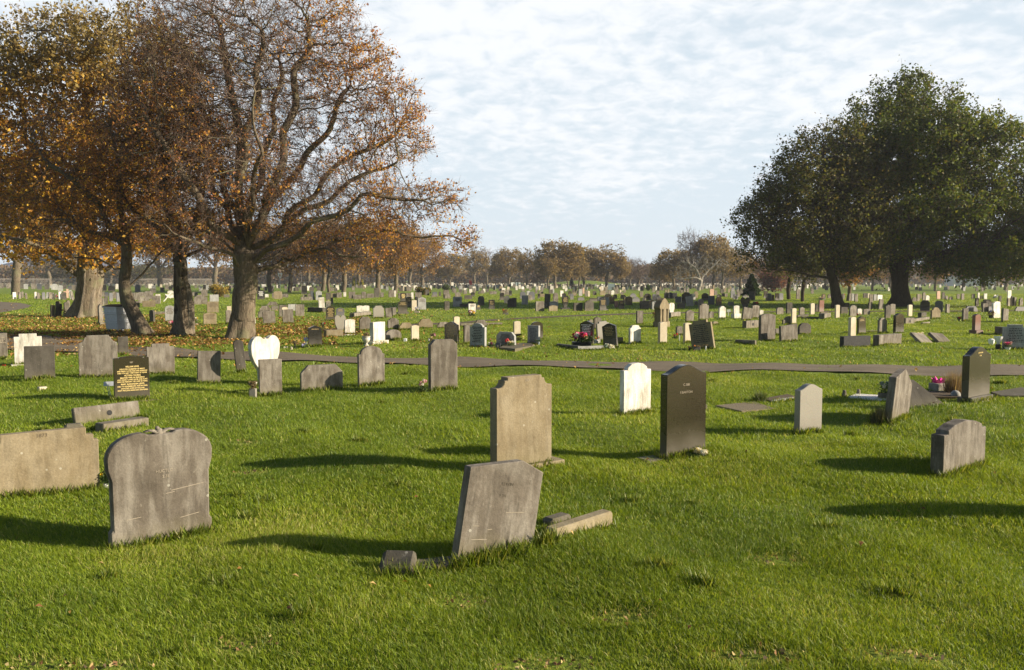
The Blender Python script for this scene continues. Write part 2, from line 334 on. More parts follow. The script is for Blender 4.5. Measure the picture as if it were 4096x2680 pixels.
# ---------------------------------------------------------------- value noise for clumping
_g = np.random.default_rng(3).random((256, 256))
def vn(x, y):
    xi = np.floor(x).astype(int); yi = np.floor(y).astype(int); fx_ = x - xi; fy_ = y - yi
    fx_ = fx_ * fx_ * (3 - 2 * fx_); fy_ = fy_ * fy_ * (3 - 2 * fy_); G = lambda i, j: _g[i & 255, j & 255]
    return (G(xi, yi) * (1 - fx_) + G(xi + 1, yi) * fx_) * (1 - fy_) + (G(xi, yi + 1) * (1 - fx_) + G(xi + 1, yi + 1) * fx_) * fy_
def fbm(x, y, s): return (vn(x * s, y * s) * .5 + vn(x * s * 2.1 + 9, y * s * 2.1) * .3 + vn(x * s * 4.3, y * s * 4.3 + 5) * .2)
BARE = []      # (x, y, r) where little grass grows
SCUFF = [at(1850, 2390), at(960, 2560), at(430, 2660), at(2960, 2640), at(3060, 2655), at(3560, 2650), at(2240, 2640), at(150, 2670), at(2100, 2660), at(3110, 2250), at(2500, 2460), at(3720, 2660), at(1000, 1895), at(980, 1775)]
def grass(y0, y1, n, wd, ht, seg):
    """blades over the ground the frame can see plus a margin"""
    y = np.sqrt(rng.random(n) * (y1 ** 2 - y0 ** 2) + y0 ** 2); x = (rng.random(n) * 2 - 1) * (y * .65 + .9)
    cl = fbm(x, y, 1.6); c2 = fbm(x + 40, y + 11, .5); c3 = fbm(x + 7, y, 5.0)
    keep = (rng.random(n) < .55 + .9 * c3) & ~on_path(x, y, .35) & ~on_track(x, y) & ~in_poly(x, y, LR)
    for bx, by, br in BARE: keep &= ((x - bx) ** 2 + (y - by) ** 2 > br * br)
    sc = np.zeros(n)
    for bx, by in SCUFF:
        d = np.hypot((x - bx) / 1.6, y - by); sc = np.maximum(sc, np.clip(1.3 - d / .12, 0, 1))
    keep &= rng.random(n) > sc * .8
    x, y, cl, c2, c3, sc = [q[keep] for q in (x, y, cl, c2, c3, sc)]; n = len(x)
    z = gz(x, y) - .005
    h = ht * (.45 + .8 * rng.random(n)) * (.45 + 1.25 * cl) * (1 - .5 * sc)
    a = rng.random(n) * 2 * np.pi; w_ = wd * (.6 + .8 * rng.random(n))
    la = rng.random(n) * 2 * np.pi; lean = h * (.15 + .95 * rng.random(n) ** 1.3)
    lx = np.cos(la) * lean + .25 * h * np.cos(6 * c2); ly = np.sin(la) * lean + .2 * h * np.sin(9 * c2)
    ex = np.cos(a) * w_ / 2; ey = np.sin(a) * w_ / 2
    P0 = np.stack([x - ex, y - ey, z], 1); P1 = np.stack([x + ex, y + ey, z], 1)
    T = np.stack([x + lx, y + ly, z + h], 1)
    g1 = np.array([.126, .194, .012]); g2 = np.array([.300, .378, .026]); dry = np.array([.42, .40, .12]); gd = np.array([.080, .145, .010])
    k = np.clip(rng.random(n) * .7 + (c2 - .5) * 1.6 + .15, 0, 1)[:, None]; col = g1 * (1 - k) + g2 * k
    q = (rng.random(n) < .22)[:, None]; col = np.where(q, gd * 1.1, col)
    d = (rng.random(n) < .05 + .35 * np.clip(c2 - .58, 0, 1) * 3 + sc * .6)[:, None]; col = np.where(d, dry, col)
    col = col * (.8 + .4 * rng.random((n, 1)))
    if seg == 1:
        V = np.stack([P0, P1, T], 1).reshape(-1, 3); return V, np.arange(3 * n).reshape(-1, 3), col
    Mx = np.stack([x + lx * .35, y + ly * .35, z + h * .62], 1); e = np.stack([ex, ey, ex * 0], 1) * .8
    V = np.stack([P0, P1, Mx + e, Mx - e, T], 1).reshape(-1, 3); b = np.arange(n)[:, None] * 5
    Fc = np.concatenate([b + [0, 1, 2], b + [0, 2, 3], b + [3, 2, 4]], 1).reshape(-1, 3)
    return V, Fc, np.repeat(col, 3, 0)
def build_grass():
    for i in range(48):
        y = random.uniform(4.6, 19); x = random.uniform(-1, 1) * y * .62; a = random.uniform(0, 3.1); l_ = random.uniform(.04, .22); TUFTS.append((x, y, x + math.cos(a) * l_, y + math.sin(a) * l_ * .6, random.uniform(.06, .09), int(60 + 600 * l_)))
    parts = [grass(3.6, 6.8, 380000, .0034, .043, 2), grass(6.8, 10.5, 340000, .0052, .042, 2), grass(10.5, 20, 380000, .010, .048, 1),
             grass(20, 42, 360000, .020, .052, 1), grass(42, 130, 260000, .055, .065, 1)]
    # longer tufts against the feet of the stones
    tv = []
    for (x0, y0, x1, y1, hh, cnt) in TUFTS:
        q = rng.random(cnt); x = x0 + (x1 - x0) * q + rng.normal(0, .025, cnt); y = y0 + (y1 - y0) * q + rng.normal(0, .025, cnt)
        tv.append((x, y, np.full(cnt, hh)))
    if tv:
        x = np.concatenate([q[0] for q in tv]); y = np.concatenate([q[1] for q in tv]); hh = np.concatenate([q[2] for q in tv]); n = len(x)
        z = gz(x, y) - .01; a = rng.random(n) * 6.28; h = hh * (.4 + rng.random(n)); w_ = .0035 + .0007 * y
        e = np.stack([np.cos(a) * w_, np.sin(a) * w_, 0 * a], 1); P = np.stack([x, y, z], 1); la = rng.random(n) * 6.28
        T = P + np.stack([np.cos(la) * h * .5, np.sin(la) * h * .5, h], 1)
        col = np.array([.14, .21, .015]) * (1 - rng.random((n, 1)) * .5) + np.array([.20, .16, .05]) * (rng.random((n, 1)) < .3) * .8
        parts.append((np.stack([P - e, P + e, T], 1).reshape(-1, 3), np.arange(3 * n).reshape(-1, 3), col))
    V, Fc, Cc, b = [], [], [], 0
    for v, f, c in parts: V.append(v); Fc.append(f + b); Cc.append(c); b += len(v)
    o = link('grass', npmesh('grass', np.concatenate(V), np.concatenate(Fc), np.concatenate(Cc)), M['grassblade'])
    tag(o, 'short green lawn grass with longer tufts round the stones', 'grass', kind='stuff')
TUFTS = []
def fallen_leaves():
    xs, ys_, s_ = [], [], []
    def add(n, px0, px1, py0, py1, s, pw=1):
        px = rng.uniform(px0, px1, n); py = rng.uniform(py0, py1, n)
        X = np.array([at(a, b) for a, b in zip(px, py)]); xs.append(X[:, 0]); ys_.append(X[:, 1]); s_.append(np.full(n, s))
    add(5200, 0, 700, 1258, 1350, .10); add(4200, 250, 1350, 1300, 1385, .10); add(1200, 0, 700, 1330, 1400, .09); add(1500, 950, 1450, 1270, 1345, .12); add(900, 0, 900, 1350, 1430, .10)
    add(600, 1300, 2200, 1270, 1400, .09); add(260, 0, 2600, 1400, 1480, .07); add(45, 0, 4096, 1550, 2600, .045); add(500, 0, 1900, 1180, 1280, .14); add(150, 2400, 4096, 1260, 1500, .08)
    x, y, s = map(np.concatenate, (xs, ys_, s_)); n = len(x); a = rng.random(n) * 6.28; z = gz(x, y) + .035 + .03 * rng.random(n)
    z = np.where(on_path(x, y), gz(x, y) + .012, z)
    t1 = np.stack([np.cos(a), np.sin(a), rng.normal(0, .45, n)], 1); t2 = np.stack([-np.sin(a), np.cos(a), rng.normal(0, .45, n)], 1)
    P = np.stack([x, y, z], 1); s = (s * (.5 + .8 * rng.random(n)))[:, None]
    up = np.array([0, 0, .25]) * s
    V = np.stack([P - t1 * s * .5, P - t2 * s * .32 + up, P + t1 * s * .5, P + t2 * s * .32 + up], 1).reshape(-1, 3)
    pal = np.array([(.36, .19, .05), (.26, .13, .04), (.44, .27, .07), (.20, .10, .04), (.48, .34, .14)])
    col = pal[rng.integers(0, 5, n)] * rng.uniform(.7, 1.2, (n, 1))
    o = link('fallen_leaves', npmesh('fallen_leaves', V, np.arange(4 * n).reshape(-1, 4), col), M['deadleaf'])
    tag(o, 'orange and brown fallen leaves strewn on the grass under the trees', 'leaves', kind='stuff')

# ---------------------------------------------------------------- trees
def colonise(roots, lobes, n_att, step, kill, infl, seed, iters=90, droop=0.0, up=0.0):
    """roots: polylines (first starts at the foot); lobes: (centre, radii, weight). Returns pos, parent"""
    r = np.random.default_rng(seed); pos = []; par = []
    for ri, pl in enumerate(roots):
        notfirst = ri > 0; kk = 0; ph = r.random(3) * 6.28; pl = [np.array(p, float) for p in pl]
        if pos:
            d = np.linalg.norm(np.array(pos) - pl[0], axis=1); prev = int(d.argmin())
        else: pos.append(pl[0]); par.append(-1); prev = 0
        for a, b in zip(pl[:-1], pl[1:]):
            k = max(1, int(np.linalg.norm(b - a) / step))
            for q in range(1, k + 1):
                kk += 1; p = a + (b - a) * q / k + r.normal(0, step * .07, 3) + (step * .55 * np.sin(kk * np.array([.55, .63, .47]) + ph) if notfirst else 0); pos.append(p); par.append(prev); prev = len(pos) - 1
    wts = np.array([l[2] for l in lobes], float); wts /= wts.sum(); A = []
    for (c, rad, _), k in zip(lobes, r.multinomial(n_att, wts)):
        d = r.normal(size=(k, 3)); d /= np.linalg.norm(d, axis=1)[:, None]; A.append(np.array(c) + d * (r.random((k, 1)) ** (1 / 2.4)) * np.array(rad))
    A = np.concatenate(A); P = np.array(pos); par = list(par)
    D = np.full(len(A), 1e9); I = np.zeros(len(A), int)
    def upd(lo):
        nonlocal D, I
        new = P[lo:]
        for s_ in range(0, len(new), 400):
            nn = new[s_:s_ + 400]; d = ((A[:, None] - nn[None]) ** 2).sum(2); j = d.argmin(1); dm = np.sqrt(d[np.arange(len(A)), j]); b = dm < D
            D = np.where(b, dm, D); I = np.where(b, j + lo + s_, I)
    upd(0)
    for it in range(iters):
        al = D > kill; A = A[al]; D = D[al]; I = I[al]
        if not len(A): break
        m_ = D < (infl if it > 12 else 1e9)
        if not m_.any(): break
        idx = I[m_]; dv = A[m_] - P[idx]; dv /= np.linalg.norm(dv, axis=1)[:, None] + 1e-9
        u_, inv = np.unique(idx, return_inverse=True); S = np.zeros((len(u_), 3)); np.add.at(S, inv, dv)
        S /= np.linalg.norm(S, axis=1)[:, None] + 1e-9; S += r.normal(0, .28, S.shape); S[:, 2] += up - droop
        S /= np.linalg.norm(S, axis=1)[:, None] + 1e-9; new = P[u_] + S * step; lo = len(P)
        P = np.concatenate([P, new]); par += list(u_); upd(lo)
    return P, np.array(par)
def radii(P, par, r_root, r_tip):
    n = len(P); ch = np.zeros(n); tips = np.ones(n, bool); tips[par[par >= 0]] = False
    w_ = tips.astype(float)
    for i in range(n - 1, 0, -1): w_[par[i]] += w_[i]
    e = math.log(r_root / r_tip) / math.log(max(w_[0], 2)); return r_tip * w_ ** e, w_, tips
def skin(P, par, rad, n_big=8, n_small=4, thr=.05):
    n = len(P); ch = np.nonzero(par >= 0)[0]; D = np.zeros_like(P); D[ch] = P[ch] - P[par[ch]]; D /= np.linalg.norm(D, axis=1)[:, None] + 1e-9
    V, Fc, b = [], [], 0; main = {}
    for i in ch:
        p = par[i]
        if p not in main or rad[i] > rad[main[p]]: main[p] = i
    ismain = np.zeros(n, bool); ismain[list(main.values())] = True
    for sel, k in ((ch[rad[ch] >= thr], n_big), (ch[rad[ch] < thr], n_small)):
        if not len(sel): continue
        pp = par[sel]; r0 = np.where(ismain[sel], np.minimum(rad[pp], rad[sel] * 1.5), rad[sel] * 1.25); r1 = rad[sel]
        ds = D[pp].copy(); z0 = ~ismain[sel] | (np.linalg.norm(ds, axis=1) < .5); ds[z0] = D[sel][z0]
        rings = []
        for c, d, rr in ((P[pp], ds, r0), (P[sel], D[sel], r1)):
            ref = np.tile([.31, .95, .05], (len(sel), 1)); a = np.cross(d, ref); a /= np.linalg.norm(a, axis=1)[:, None] + 1e-9; e = np.cross(d, a)
            th = np.arange(k) * 2 * np.pi / k
            rings.append(c[:, None] + (a[:, None] * np.cos(th)[None, :, None] + e[:, None] * np.sin(th)[None, :, None]) * rr[:, None, None])
        v = np.concatenate(rings, 1).reshape(-1, 3); j = np.arange(k); base = (np.arange(len(sel)) * 2 * k)[:, None, None]
        q = np.stack([j, (j + 1) % k, (j + 1) % k + k, j + k], 1)[None] + base; V.append(v); Fc.append(q.reshape(-1, 4) + b); b += len(v)
    return np.concatenate(V), np.concatenate(Fc)
def ribbons(P0, P1, P2, w_):
    """thin three-sided twigs of two segments"""
    n = len(P0); d = P2 - P0; d /= np.linalg.norm(d, axis=1)[:, None] + 1e-9; a = np.cross(d, [.3, .9, .2]); a /= np.linalg.norm(a, axis=1)[:, None] + 1e-9; e = np.cross(d, a)
    rs = []
    for c, k in ((P0, 1.0), (P1, .75), (P2, .3)):
        for th in (0, 2.09, 4.19): rs.append(c + (a * math.cos(th) + e * math.sin(th)) * w_ * k * .5)
    V = np.stack(rs, 1).reshape(-1, 3); f = np.array([[i + j, i + (j + 1) % 3, i + 3 + (j + 1) % 3, i + 3 + j] for i in (0, 3) for j in range(3)])
    return V, (f[None] + (np.arange(n) * 9)[:, None, None]).reshape(-1, 4)
def trunk_mesh(pl, rads, seed, flutes=5, amp=.12, flare=1.0, n=26):
    """trunk with root flare and flutes, as its own skin over the first polyline"""
    r = random.Random(seed); pl = [Vector(p) for p in pl]; ph = [r.uniform(0, 6.28) for _ in range(4)]; Z = []; out = []
    dense = [];
    for i in range(len(pl) - 1):
        for q in range(7): dense.append((pl[i].lerp(pl[i + 1], q / 7), rads[i] + (rads[i + 1] - rads[i]) * q / 7))
    dense.append((pl[-1], rads[-1])); MBt = MB(); rings = []
    for i, (p, rr) in enumerate(dense):
        d = (dense[min(i + 1, len(dense) - 1)][0] - dense[max(i - 1, 0)][0]).normalized(); a = d.cross(Vector((0, 1, 0))).normalized(); b = d.cross(a); ring = []
        hgt = p.z - pl[0].z; fl = flare * math.exp(-max(hgt, 0) / .55) * .55
        for k in range(n):
            th = 2 * math.pi * k / n
            m_ = 1 + (amp + fl * .5) * math.sin(flutes * th + ph[0] + hgt * .25) + amp * .5 * math.sin((flutes * 2 + 1) * th + ph[1] - hgt * .5) + .04 * math.sin(17 * th + hgt * 3) + fl
            m_ += .05 * math.sin(hgt * 2.3 + ph[2] + 2 * th)
            ring.append(p + (a * math.cos(th) + b * math.sin(th)) * rr * m_)
        rings.append(ring)
    vs = [v for q in rings for v in q]; fs = [(i * n + k, i * n + (k + 1) % n, (i + 1) * n + (k + 1) % n, (i + 1) * n + k) for i in range(len(rings) - 1) for k in range(n)]
    MBt.add(vs, fs); return MBt
def leaf_quads(C0, size, r, pal, palw, droop=.2, clump_n=None):
    n = len(C0); t1 = r.normal(size=(n, 3)); t1 /= np.linalg.norm(t1, axis=1)[:, None]; t2 = np.cross(t1, r.normal(size=(n, 3))); t2 /= np.linalg.norm(t2, axis=1)[:, None] + 1e-9
    s = (size * (.55 + .8 * r.random(n)))[:, None]; k = np.cross(t1, t2) * s * .15
    V = np.stack([C0 - t1 * s * .55, C0 - t2 * s * .36 + k, C0 + t1 * s * .55, C0 + t2 * s * .36 + k], 1).reshape(-1, 3)
    col = np.array(pal)[r.choice(len(pal), n, p=np.array(palw) / sum(palw))]
    return V, np.arange(4 * n).reshape(-1, 4), col * r.uniform(.7, 1.25, (n, 1))
def make_tree(name, loc, roots, lobes, seed, n_att=3000, step=.3, kill=.45, infl=2.2, r_root=.4, r_tip=.008, twigs=3, twig_len=.5, twig_w=.012,
              leaves=4, leaf_size=.1, pal=None, palw=None, bark_m='bark', twig_m='twig', dens=None, sprd=.25, label=None, cat='tree', group=None, trunk=None,
              leafmat='leaf', up=0.0, droop=0.0, tipw=3, palf=None):
    """roots and lobes are given relative to the foot"""
    r = np.random.default_rng(seed); P, par = colonise(roots, lobes, n_att, step, kill, infl, seed, up=up, droop=droop)
    rad, w_, tips = radii(P, par, r_root, r_tip); t = empty(name, loc); tag(t, label, cat, group)
    V, Fc = skin(P, par, rad, 9, 4, r_root * .14)
    if trunk:
        sel = trunk_mesh(trunk['pl'], trunk['r'], seed, trunk.get('fl', 5), trunk.get('amp', .1), trunk.get('flare', 1.0))
        sel.build('trunk', M[trunk.get('mat', bark_m)], t, smooth=True)
        link('branches', npmesh('branches', V, Fc, smooth=True), M[bark_m], t)
    else:
        link('trunk', npmesh('trunk', V, Fc, smooth=True), M[bark_m], t)
    fine = np.nonzero((w_ <= tipw) & (par >= 0))[0]; Dv = P[fine] - P[par[fine]]; Dv /= np.linalg.norm(Dv, axis=1)[:, None] + 1e-9
    LP = []
    if twigs and len(fine):
        T0 = np.repeat(P[fine], twigs, 0); d = np.repeat(Dv, twigs, 0) + r.normal(0, .62, (len(T0), 3)); d[:, 2] += .12; d /= np.linalg.norm(d, axis=1)[:, None]
        T0 = T0 - np.repeat(Dv, twigs, 0) * step * r.random((len(T0), 1)); ln = (twig_len * (.45 + .9 * r.random(len(T0))))[:, None]
        T1 = T0 + d * ln * .5; T2 = T1 + (d + r.normal(0, .35, d.shape)) * ln * .5
        # side shoots
        S0 = T1; sd_ = d + r.normal(0, .8, d.shape); sd_ /= np.linalg.norm(sd_, axis=1)[:, None]; S1 = S0 + sd_ * ln * .3; S2 = S1 + (sd_ + r.normal(0, .3, d.shape)) * ln * .25
        a_ = ribbons(np.concatenate([T0, S0]), np.concatenate([T1, S1]), np.concatenate([T2, S2]), twig_w)
        link('twigs', npmesh('twigs', *a_), M[twig_m], t)
        LP = [T1, T2, S2, (T1 + T2) / 2, S1]
    else: LP = [P[fine]]
    if leaves:
        LP = np.concatenate(LP); k = int(leaves); base = np.repeat(LP, k, 0) if k >= 1 else LP
        base = base + r.normal(0, sprd, base.shape); pr = np.full(len(base), min(1, leaves / max(k, 1)) if k >= 1 else leaves)
        if dens is not None: pr = pr * dens(base, r)
        base = base[r.random(len(base)) < pr]; V, Fc, col = leaf_quads(base, leaf_size, r, pal, palw)
        if palf is not None: col = palf(base, col, r)
        link('crown', npmesh('crown', V, Fc, col), M[leafmat], t)
    return t
def clump3(B, s, off=0):      # 3-D clumpiness 0..1
    return (vn(B[:, 0] * s + off, B[:, 2] * s + B[:, 1] * s * .7) + vn(B[:, 1] * s + 17 + off, B[:, 2] * s * 1.3 - B[:, 0] * s * .6)) / 2
def copy_tree(o, loc, rz, scl, label, group=None):
    c = o.copy(); C.objects.link(c); c.location = loc; c.rotation_euler = (0, 0, rz); c.scale = scl
    c['label'] = label
    if group: c['group'] = group
    for ch in o.children:
        d = ch.copy(); C.objects.link(d); d.parent = c
    return c
# ---------------------------------------------------------------- the large trees
class T:
    """foot at photo place (px, py); rel() turns photo places at that tree's distance (+dy metres) into local points"""
    def __init__(s, px, py):
        s.x, s.y = at(px, py); s.loc = (s.x, s.y, float(gz(s.x, s.y)) - .05); s.k = s.y / F
    def rel(s, px, py, dy=0):
        v = at_y(px, py, s.y + dy); return (v.x - s.x, dy, v.z - s.loc[2])
    def poly(s, *pts): return [s.rel(*p) for p in pts]
    def lobe(s, px, py, rx, ry, dy=0, rd=None, wt=None):
        a, b = rx * s.k, ry * s.k; d = rd if rd else (a + b) / 2
        return (s.rel(px, py, dy), (a, d, b), wt if wt else a * b * d)
ORANGE = [(.50, .25, .05), (.40, .17, .05), (.60, .36, .06), (.28, .14, .06), (.34, .15, .09)]
# the big beech in the left foreground
b = T(962, 1352)
roots = [b.poly((962, 1352), (974, 1250), (985, 1130), (975, 1020), (962, 900, .3), (952, 760, .4), (965, 560, .6), (915, 320, .5), (880, 100, .5)),
         b.poly((978, 1010), (1040, 880, -.5), (1100, 730, -.8), (1140, 560, -.8), (1180, 350, -.6), (1240, 100, -.5)),
         b.poly((978, 1030), (1110, 930, .7), (1250, 770, 1.2), (1400, 620, 1.4), (1560, 560, 1.2)),
         b.poly((985, 1060), (1100, 985, -.8), (1270, 890, -1.4), (1450, 790, -1.6), (1660, 790, -1.4)),
         b.poly((990, 1110), (1110, 1055, .8), (1230, 1010, 1.4), (1330, 965, 1.7), (1480, 930, 1.9), (1660, 935, 2.0), (1850, 962, 2.0)),
         b.poly((968, 1000), (860, 905, -.6), (770, 760, -1.2), (680, 610, -1.5), (590, 470, -1.5)),
         b.poly((968, 940), (880, 820, 1), (830, 640, 1.6), (760, 430, 2), (720, 250, 2)),
         b.poly((985, 1090), (900, 1010, -1.2), (800, 960, -2), (700, 950, -2.6)),
         b.poly((985, 980), (1010, 800, -1.5), (1040, 600, -2.6), (1010, 380, -3.2)),
         b.poly((975, 1000), (930, 820, 1), (850, 620, 1.6), (790, 400, 2), (700, 180, 2)), b.poly((975, 960), (1010, 800, 1.4), (1060, 640, 2), (1100, 450, 2.4), (1120, 260, 2.4)),
         b.poly((978, 960), (1090, 800, .4), (1220, 640, .8), (1330, 480, 1), (1400, 330, 1)), b.poly((985, 1020), (1140, 900, -.3), (1330, 780, -.4), (1480, 690, -.4), (1600, 640, -.4)),
         b.poly((970, 900), (960, 700, -1), (1000, 500, -1.4), (1040, 300, -1.4), (1040, 120, -1.4)), b.poly((965, 1000), (860, 960, .6), (740, 870, 1), (620, 820, 1.2)), b.poly((985, 1060), (1130, 1000, 1.4), (1300, 900, 2.4), (1440, 850, 3)),
         b.poly((1110, 1050, .8), (1220, 1015, -.4), (1330, 1000, -1.0), (1460, 1030, -1.4))]
lobes = [b.lobe(960, 300, 420, 360, 0, 4.2), b.lobe(1370, 290, 220, 200, 0, 2.6), b.lobe(1560, 420, 150, 120, 0, 2), b.lobe(1500, 560, 250, 120, .6, 2.2), b.lobe(1690, 810, 200, 90, -1, 1.6),
         b.lobe(1350, 800, 320, 190, 0, 3.0), b.lobe(1190, 90, 260, 180, 0, 2.6), b.lobe(780, 80, 260, 200, 0, 2.8), b.lobe(680, 520, 240, 260, 0, 3),
         b.lobe(1700, 945, 180, 45, 1.8, .8), b.lobe(1855, 962, 70, 55, 2, .6, 3), b.lobe(1330, 1015, 260, 50, 0, 1.6), b.lobe(960, 700, 330, 250, 0, 4), b.lobe(720, 900, 200, 130, -2, 1.6)]
def dens_b(B, r):
    X = b.x + B[:, 0]; Z = B[:, 2]; c = clump3(B, 1.3) * .55 + clump3(B, 3.4, 4) * .45
    edge = np.clip((B[:, 0] - 2.5) / 4, 0, 1); inner = np.clip(1 - np.abs(B[:, 0]) / 3.5, 0, 1) * np.clip((9 - Z) / 4, 0, 1)
    left = np.clip((-B[:, 0] - .5) / 2, 0, 1) * .28; top = np.clip((Z - 8.2) / 2, 0, 1) * np.clip(1 - (B[:, 0] + 1) / 3, 0, 1)
    return np.clip((.06 + .5 * edge + .25 * inner + left) * (1 - .75 * top) * (.10 + 2.6 * (c > .54)), 0, 1)
beech = make_tree('beech_tree', b.loc, roots, lobes, 11, n_att=15000, step=.18, kill=.25, infl=1.5, r_root=.42, r_tip=.009, twigs=3, twig_len=.42, twig_w=.011,
    leaves=1.0, leaf_size=.085, pal=ORANGE, palw=[4, 3, 3, 2, 2], dens=dens_b, sprd=.07, bark_m='bark', cat='tree', up=.02,
    label='big spreading beech with bare twigs and orange leaves, nearest tree, beside the path',
    trunk=dict(pl=b.poly((958, 1358), (966, 1290), (976, 1220), (984, 1140), (984, 1070), (974, 1000), (962, 900, .3)), r=[.42, .385, .365, .36, .39, .30, .18], fl=5, amp=.06, flare=.5))
# forked tree just left of it
f = T(735, 1345)
roots = [f.poly((725, 1345), (725, 1240), (720, 1130), (722, 1040), (760, 940), (800, 820), (830, 660), (840, 480)),
         f.poly((722, 1050), (690, 990, .5), (640, 930, 1), (560, 850, 1.2), (470, 760, 1.2)),
         f.poly((722, 1030), (700, 900, -.5), (660, 740, -1), (640, 560, -1), (600, 400, -1)),
         f.poly((722, 1060), (800, 1000, 1), (880, 930, 1.6), (930, 820, 2))]
lobes = [f.lobe(660, 620, 270, 300, 0, 3), f.lobe(470, 720, 200, 170, 0, 2), f.lobe(840, 600, 170, 250, 1, 2), f.lobe(600, 930, 220, 80, 0, 2), f.lobe(880, 950, 120, 90, 1.5, 1.5), f.lobe(700, 330, 230, 150, 0, 2.4)]
d2 = lambda B, r: np.clip(.10 + 1.2 * (clump3(B, .8, 3) * .5 + clump3(B, 3, 5) * .5 > .54), 0, 1)
make_tree('forked_tree', f.loc, roots, lobes, 21, n_att=3000, step=.23, kill=.38, infl=1.8, r_root=.24, r_tip=.0075, twigs=3, twig_len=.42, twig_w=.012,
    leaves=1.6, leaf_size=.09, pal=ORANGE, palw=[3, 3, 2, 3, 3], dens=d2, sprd=.08, bark_m='barkdark', label='dark slender tree with a split twin trunk, left of the big beech',
    trunk=dict(pl=f.poly((728, 1350), (727, 1300), (726, 1220), (722, 1130), (722, 1050)), r=[.30, .24, .21, .23, .24], fl=4, amp=.07, flare=1.1, mat='bark'))
tr = bpy.data.objects[[o.name for o in C.objects if o.name.startswith('forked_tree')][0]]
trunk_mesh(f.poly((758, 1348, .1), (762, 1290, .1), (762, 1220, .08), (752, 1160, .05), (742, 1115)), [.13, .12, .115, .10, .07], 5, 3, .1, .6).build('trunk', M['barkpale'], tr, smooth=True)
# leaning tree over the bin
l = T(568, 1338)
roots = [l.poly((568, 1338), (540, 1270), (505, 1200), (497, 1130), (508, 1050), (505, 940), (480, 820), (470, 640), (440, 480)),
         l.poly((512, 1150), (560, 1095, .2), (620, 1040, .4), (700, 985, .8), (800, 900, 1)),
         l.poly((500, 1060), (440, 1080, -.3), (380, 1050, -.6), (300, 1040, -1)),
         l.poly((505, 960), (400, 830, -.8), (300, 740, -1.3), (190, 640, -1.6), (110, 540, -1.6)),
         l.poly((505, 1000), (420, 930, .8), (300, 900, 1.2), (150, 870, 1.4))]
lobes = [l.lobe(380, 640, 300, 240, 0, 2.8), l.lobe(200, 640, 200, 220, -1, 2), l.lobe(330, 930, 280, 90, 0, 2), l.lobe(560, 700, 170, 240, 0, 2), l.lobe(150, 850, 180, 130, 0, 2), l.lobe(620, 960, 120, 80, .5, 1)]
d3 = lambda B, r: np.clip(.08 + 1.1 * (clump3(B, .8, 8) * .5 + clump3(B, 3, 5) * .5 > .54), 0, 1)
make_tree('leaning_tree', l.loc, roots, lobes, 31, n_att=2800, step=.24, kill=.40, infl=1.8, r_root=.22, r_tip=.0075, twigs=3, twig_len=.45, twig_w=.012,
    leaves=1.5, leaf_size=.09, pal=ORANGE, palw=[3, 4, 2, 3, 2], dens=d3, sprd=.08, bark_m='bark', label='crooked tree with a bent leaning trunk beside the metal bin',
    trunk=dict(pl=l.poly((572, 1345), (556, 1300), (530, 1245), (508, 1195), (498, 1150), (500, 1110), (508, 1050)), r=[.27, .24, .215, .20, .19, .17, .15], fl=4, amp=.08, flare=.8))
# the old fluted tree behind
o_ = T(345, 1268)
roots = [o_.poly((345, 1268), (350, 1180), (360, 1100), (350, 980), (360, 820), (330, 600), (350, 350), (380, 150)),
         o_.poly((345, 1110), (280, 1070, -1), (190, 1020, -2), (100, 980, -3), (0, 930, -3)), o_.poly((370, 1110), (450, 1080, 1), (520, 1010, 2), (600, 900, 2)),
         o_.poly((355, 980), (240, 820, 1), (140, 600, 2), (60, 400, 2)), o_.poly((355, 900), (480, 700, -1), (580, 480, -2), (620, 260, -2))]
lobes = [o_.lobe(360, 300, 300, 260, 0, 4.5), o_.lobe(100, 330, 230, 250, 0, 4), o_.lobe(560, 260, 240, 220, 0, 4), o_.lobe(60, 700, 260, 260, 0, 4), o_.lobe(400, 700, 330, 260, 0, 4.5),
         o_.lobe(260, 1000, 280, 75, -1, 3), o_.lobe(620, 900, 200, 130, 1, 3), o_.lobe(250, 120, 200, 80, 0, 2.4), o_.lobe(700, 560, 200, 200, 0, 3.5), o_.lobe(-120, 600, 240, 300, 0, 4)]
YEL = [(.56, .31, .04), (.66, .42, .05), (.48, .23, .04), (.30, .18, .05), (.26, .20, .06)]
def palf_o(B, col, r):      # top still brownish green, the rest turned
    t_ = np.clip((B[:, 2] - 11) / 3 + r.normal(0, .25, len(B)), 0, 1)[:, None]; return col * (1 - t_) + t_ * np.array([.26, .20, .075]) * r.uniform(.7, 1.3, (len(B), 1))
make_tree('old_tree', o_.loc, roots, lobes, 41, n_att=5200, step=.42, kill=.60, infl=3, r_root=.62, r_tip=.014, twigs=3, twig_len=.7, twig_w=.022,
    leaves=3.2, leaf_size=.19, pal=YEL, palw=[4, 3, 3, 2, 1], dens=lambda B, r: np.clip(.22 + 1.0 * (clump3(B, .55, 2) * .5 + clump3(B, 1.8, 5) * .5 > .49), 0, 1), sprd=.2, palf=palf_o, bark_m='bark',
    label='old tree with a massive pale fluted trunk and dense golden brown crown',
    trunk=dict(pl=o_.poly((338, 1272), (345, 1230), (352, 1180), (358, 1130), (358, 1080), (350, 980)), r=[.74, .62, .56, .54, .58, .42], fl=7, amp=.24, flare=.35, mat='barkpale'))
